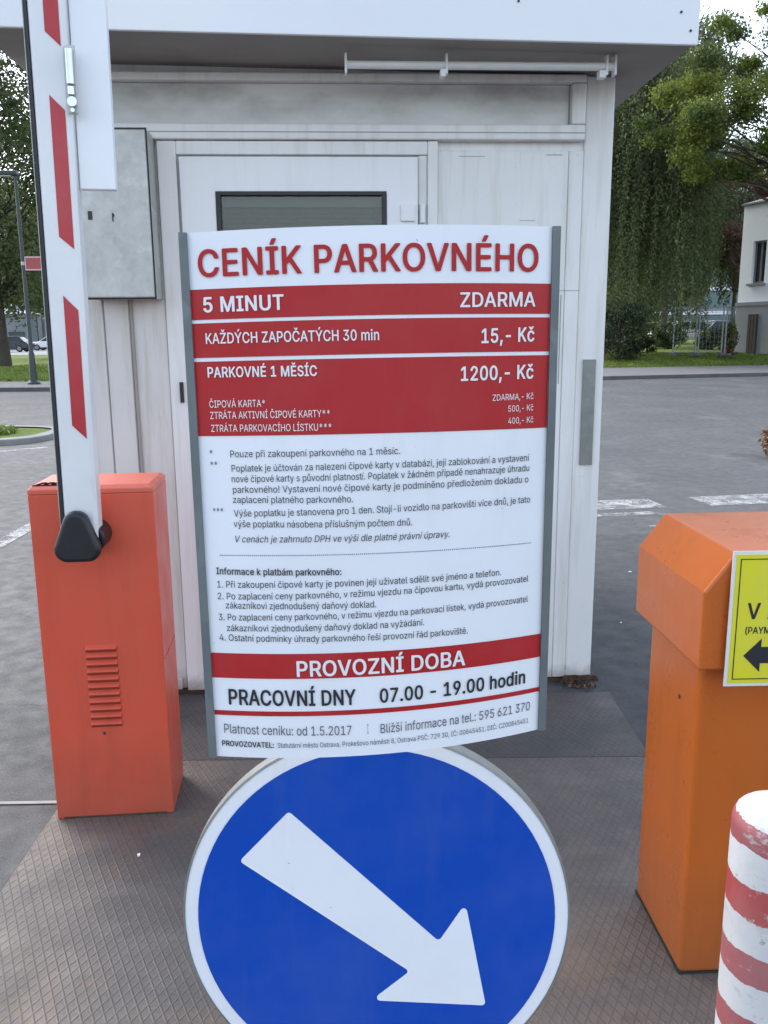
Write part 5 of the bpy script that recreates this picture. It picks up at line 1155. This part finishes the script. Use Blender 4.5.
# ------------------------------------------------------------------ orange machine and its yellow notice
mc_ = empty('ticket_machine', (.690, 1.764, .009), R(2.5)); tag(mc_, 'orange ticket machine with faceted hood at right', 'ticket machine')
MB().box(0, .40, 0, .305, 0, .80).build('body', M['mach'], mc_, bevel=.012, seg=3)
x0, x1, y0, y1 = -.030, .434, -.062, .342
z0, z1, z2, ch = .79, .962, 1.046, .062
prof = [(x0, z0), (x1, z0), (x1, z1), (x1 - ch, z2), (x0 + ch, z2), (x0, z1)]
MB().prism(prof, 'y', y0, y1).build('hood', M['mach'], mc_, bevel=.006, seg=3)
b = MB(); b.box(.0 + .014, .024, -.0645, -.0622, .875, .91); b.build('slot', M['mach'], mc_)
b = MB(); b.box(-.002, .402, -.002, .307, -.008, .006); b.build('base_gap', M['dark'], mc_)
b = MB(); b.tube([(.001, .10, .66), (-.002, .10, .66)], .005, 10); b.build('lock', M['slot'], mc_)
yn = empty('yellow_notice', (.712, 1.688, .769), R(1.2)); tag(yn, 'yellow notice with black arrow on the orange machine', 'notice')
MB().box(0, .42, 0, .003, 0, .293).build('plate', M['white_metal'], yn)
MB().box(.007, .413, -.0012, -.0002, .007, .286).build('face', M['yellow'], yn)
b = MB()
for q_ in ((.0155, .4045, .0155, .0175), (.0155, .4045, .2755, .2775), (.0155, .0175, .0175, .2755), (.4025, .4045, .0175, .2755)): b.box(q_[0], q_[1], -.002, -.0014, q_[2], q_[3])
b.build('border', M['print_black'], yn)
MB().prism([(.036, .068), (.072, .032), (.072, .051), (.25, .051), (.25, .087), (.072, .087), (.072, .105)], 'y', -.0021, -.0014).build('arrow', M['print_black'], yn)
def flat_text(mb, s, x, z, cap, bold, width=None):
    V, F = glyphs(s, bold); a = min(v.x for v in V); c = max(v.x for v in V); k_ = cap / CAP; kx = k_ if width is None else width / (c - a)
    mb.add([(x + (v.x - a) * kx, -.0018 - v.z * 3e-5, z + v.y * k_) for v in V], F)
b = MB(); flat_text(b, 'V', .037, .149, .0335, .022, .0275); flat_text(b, 'A', .080, .149, .0335, .022, .027); flat_text(b, '(PAYM', .036, .1165, .0145, .016, .052)
b.build('lettering', M['print_black'], yn, fix=False)

# ------------------------------------------------------------------ red and white bollard
k = NM('worn red and white bollard paint')
x_, y_, z_ = k.sep()
wob = k.math('MULTIPLY', k.math('SUBTRACT', k.noise(26, 5, .7), .5), .016)
zz = k.math('ADD', z_, wob)
cr = k.n('ValToRGB'); cr.color_ramp.interpolation = 'CONSTANT'; k.l(k.math('MULTIPLY', zz, 1.0), cr.inputs[0])
white = (.64, .64, .645, 1); red = (.40, .02, .022, 1); pale = (.36, .075, .085, 1)
bands = [(0, white)]
for i, (a, c_, colr) in enumerate([(.085, .125, red), (.185, .225, pale), (.285, .322, red), (.38, .42, red), (.478, .517, red), (.570, .607, pale), (.658, .701, pale), (.753, .799, red), (.850, .879, pale)]):
    bands += [(a, colr), (c_, white)]
el = cr.color_ramp.elements
el[0].position = 0; el[0].color = white; el[1].position = bands[1][0]; el[1].color = bands[1][1]
for p_, c_ in bands[2:]:
    e = el.new(p_); e.color = c_
worn = k.ramp(k.noise(11, 6, .75, k.coord((1, 1, 1.4), loc=(.4, 0, .2))), .58, .63)
col = k.mix(k.math('MULTIPLY', worn, .8), cr.outputs[0], (.5, .5, .5))
chip = k.ramp(k.noise(48, 4, .7), .67, .74)
col = k.mix(k.math('MULTIPLY', chip, .7), col, (.2, .19, .18))
grime = k.ramp(k.noise(5, 5), .4, .75)
col = k.mix(k.math('MULTIPLY', grime, .4), col, (.36, .34, .31))
k.set(col, .5); k.bump(k.noise(38, 4), .25, .004)
bl = empty('bollard', (.522, 1.02, -.006)); tag(bl, 'worn red and white striped bollard at the bottom right', 'bollard')
rr = .0625; prof = [(.02, 0), (rr, 0), (rr, .868)]
for i in range(1, 9):
    t = i / 8 * math.pi / 2; prof.append((rr - .026 + .026 * math.cos(t), .868 + .026 * math.sin(t)))
prof.append((.01, .8955))
MB().lathe(prof, 48).build('post', k.m, bl, smooth=True)
MB().lathe([(.02, .0), (.1, .0), (.1, .01), (.066, .014), (.064, .02)], 40).build('base_flange', M['galv'], bl)

# ------------------------------------------------------------------ small litter
def scrap(label, x, y, z, s_, seed):
    r_ = random.Random(seed); n_ = 7
    pts = [(s_ * r_.uniform(.6, 1) * math.cos(i / n_ * 6.283), s_ * r_.uniform(.5, 1) * math.sin(i / n_ * 6.283)) for i in range(n_)]
    b = MB(); vs = [(px, py, r_.uniform(.001, .006)) for px, py in pts] + [(px * .95, py * .95, r_.uniform(.004, .009)) for px, py in pts]
    b.add(vs, [tuple(range(n_ - 1, -1, -1)), tuple(range(n_, 2 * n_))] + [(i, (i + 1) % n_, (i + 1) % n_ + n_, i + n_) for i in range(n_)])
    o = b.build('paper_scrap', M['sign_white'], None); o.location = (x, y, z); tag(o, label, 'litter', 'scraps of litter on the ground')
scrap('white scrap on the tread plate in front of the barrier', -.728, 2.252, .0095, .007, 1)
scrap('white scrap on the road beyond the orange machine', 1.565, 5.258, .0045, .014, 2)
scrap('tiny white scrap on the asphalt between booth and orange machine', 1.24, 4.28, .0045, .008, 3)
rg = np.random.default_rng(91); n = 120
P = np.stack([.82 + rg.normal(size=n) * .045, 3.455 + rg.normal(size=n) * .02, .012 + .015 * rg.random(n)], 1)
tag(leaf_mesh('leaf_litter', P, .013 * (.6 + rg.random(n)), [M['lf_dry'], M['rust'], M['brown_wood']], rg.integers(0, 3, n), None, 3),
    'brown leaf litter gathered at the foot of the booth corner', 'leaf litter', kind='stuff')
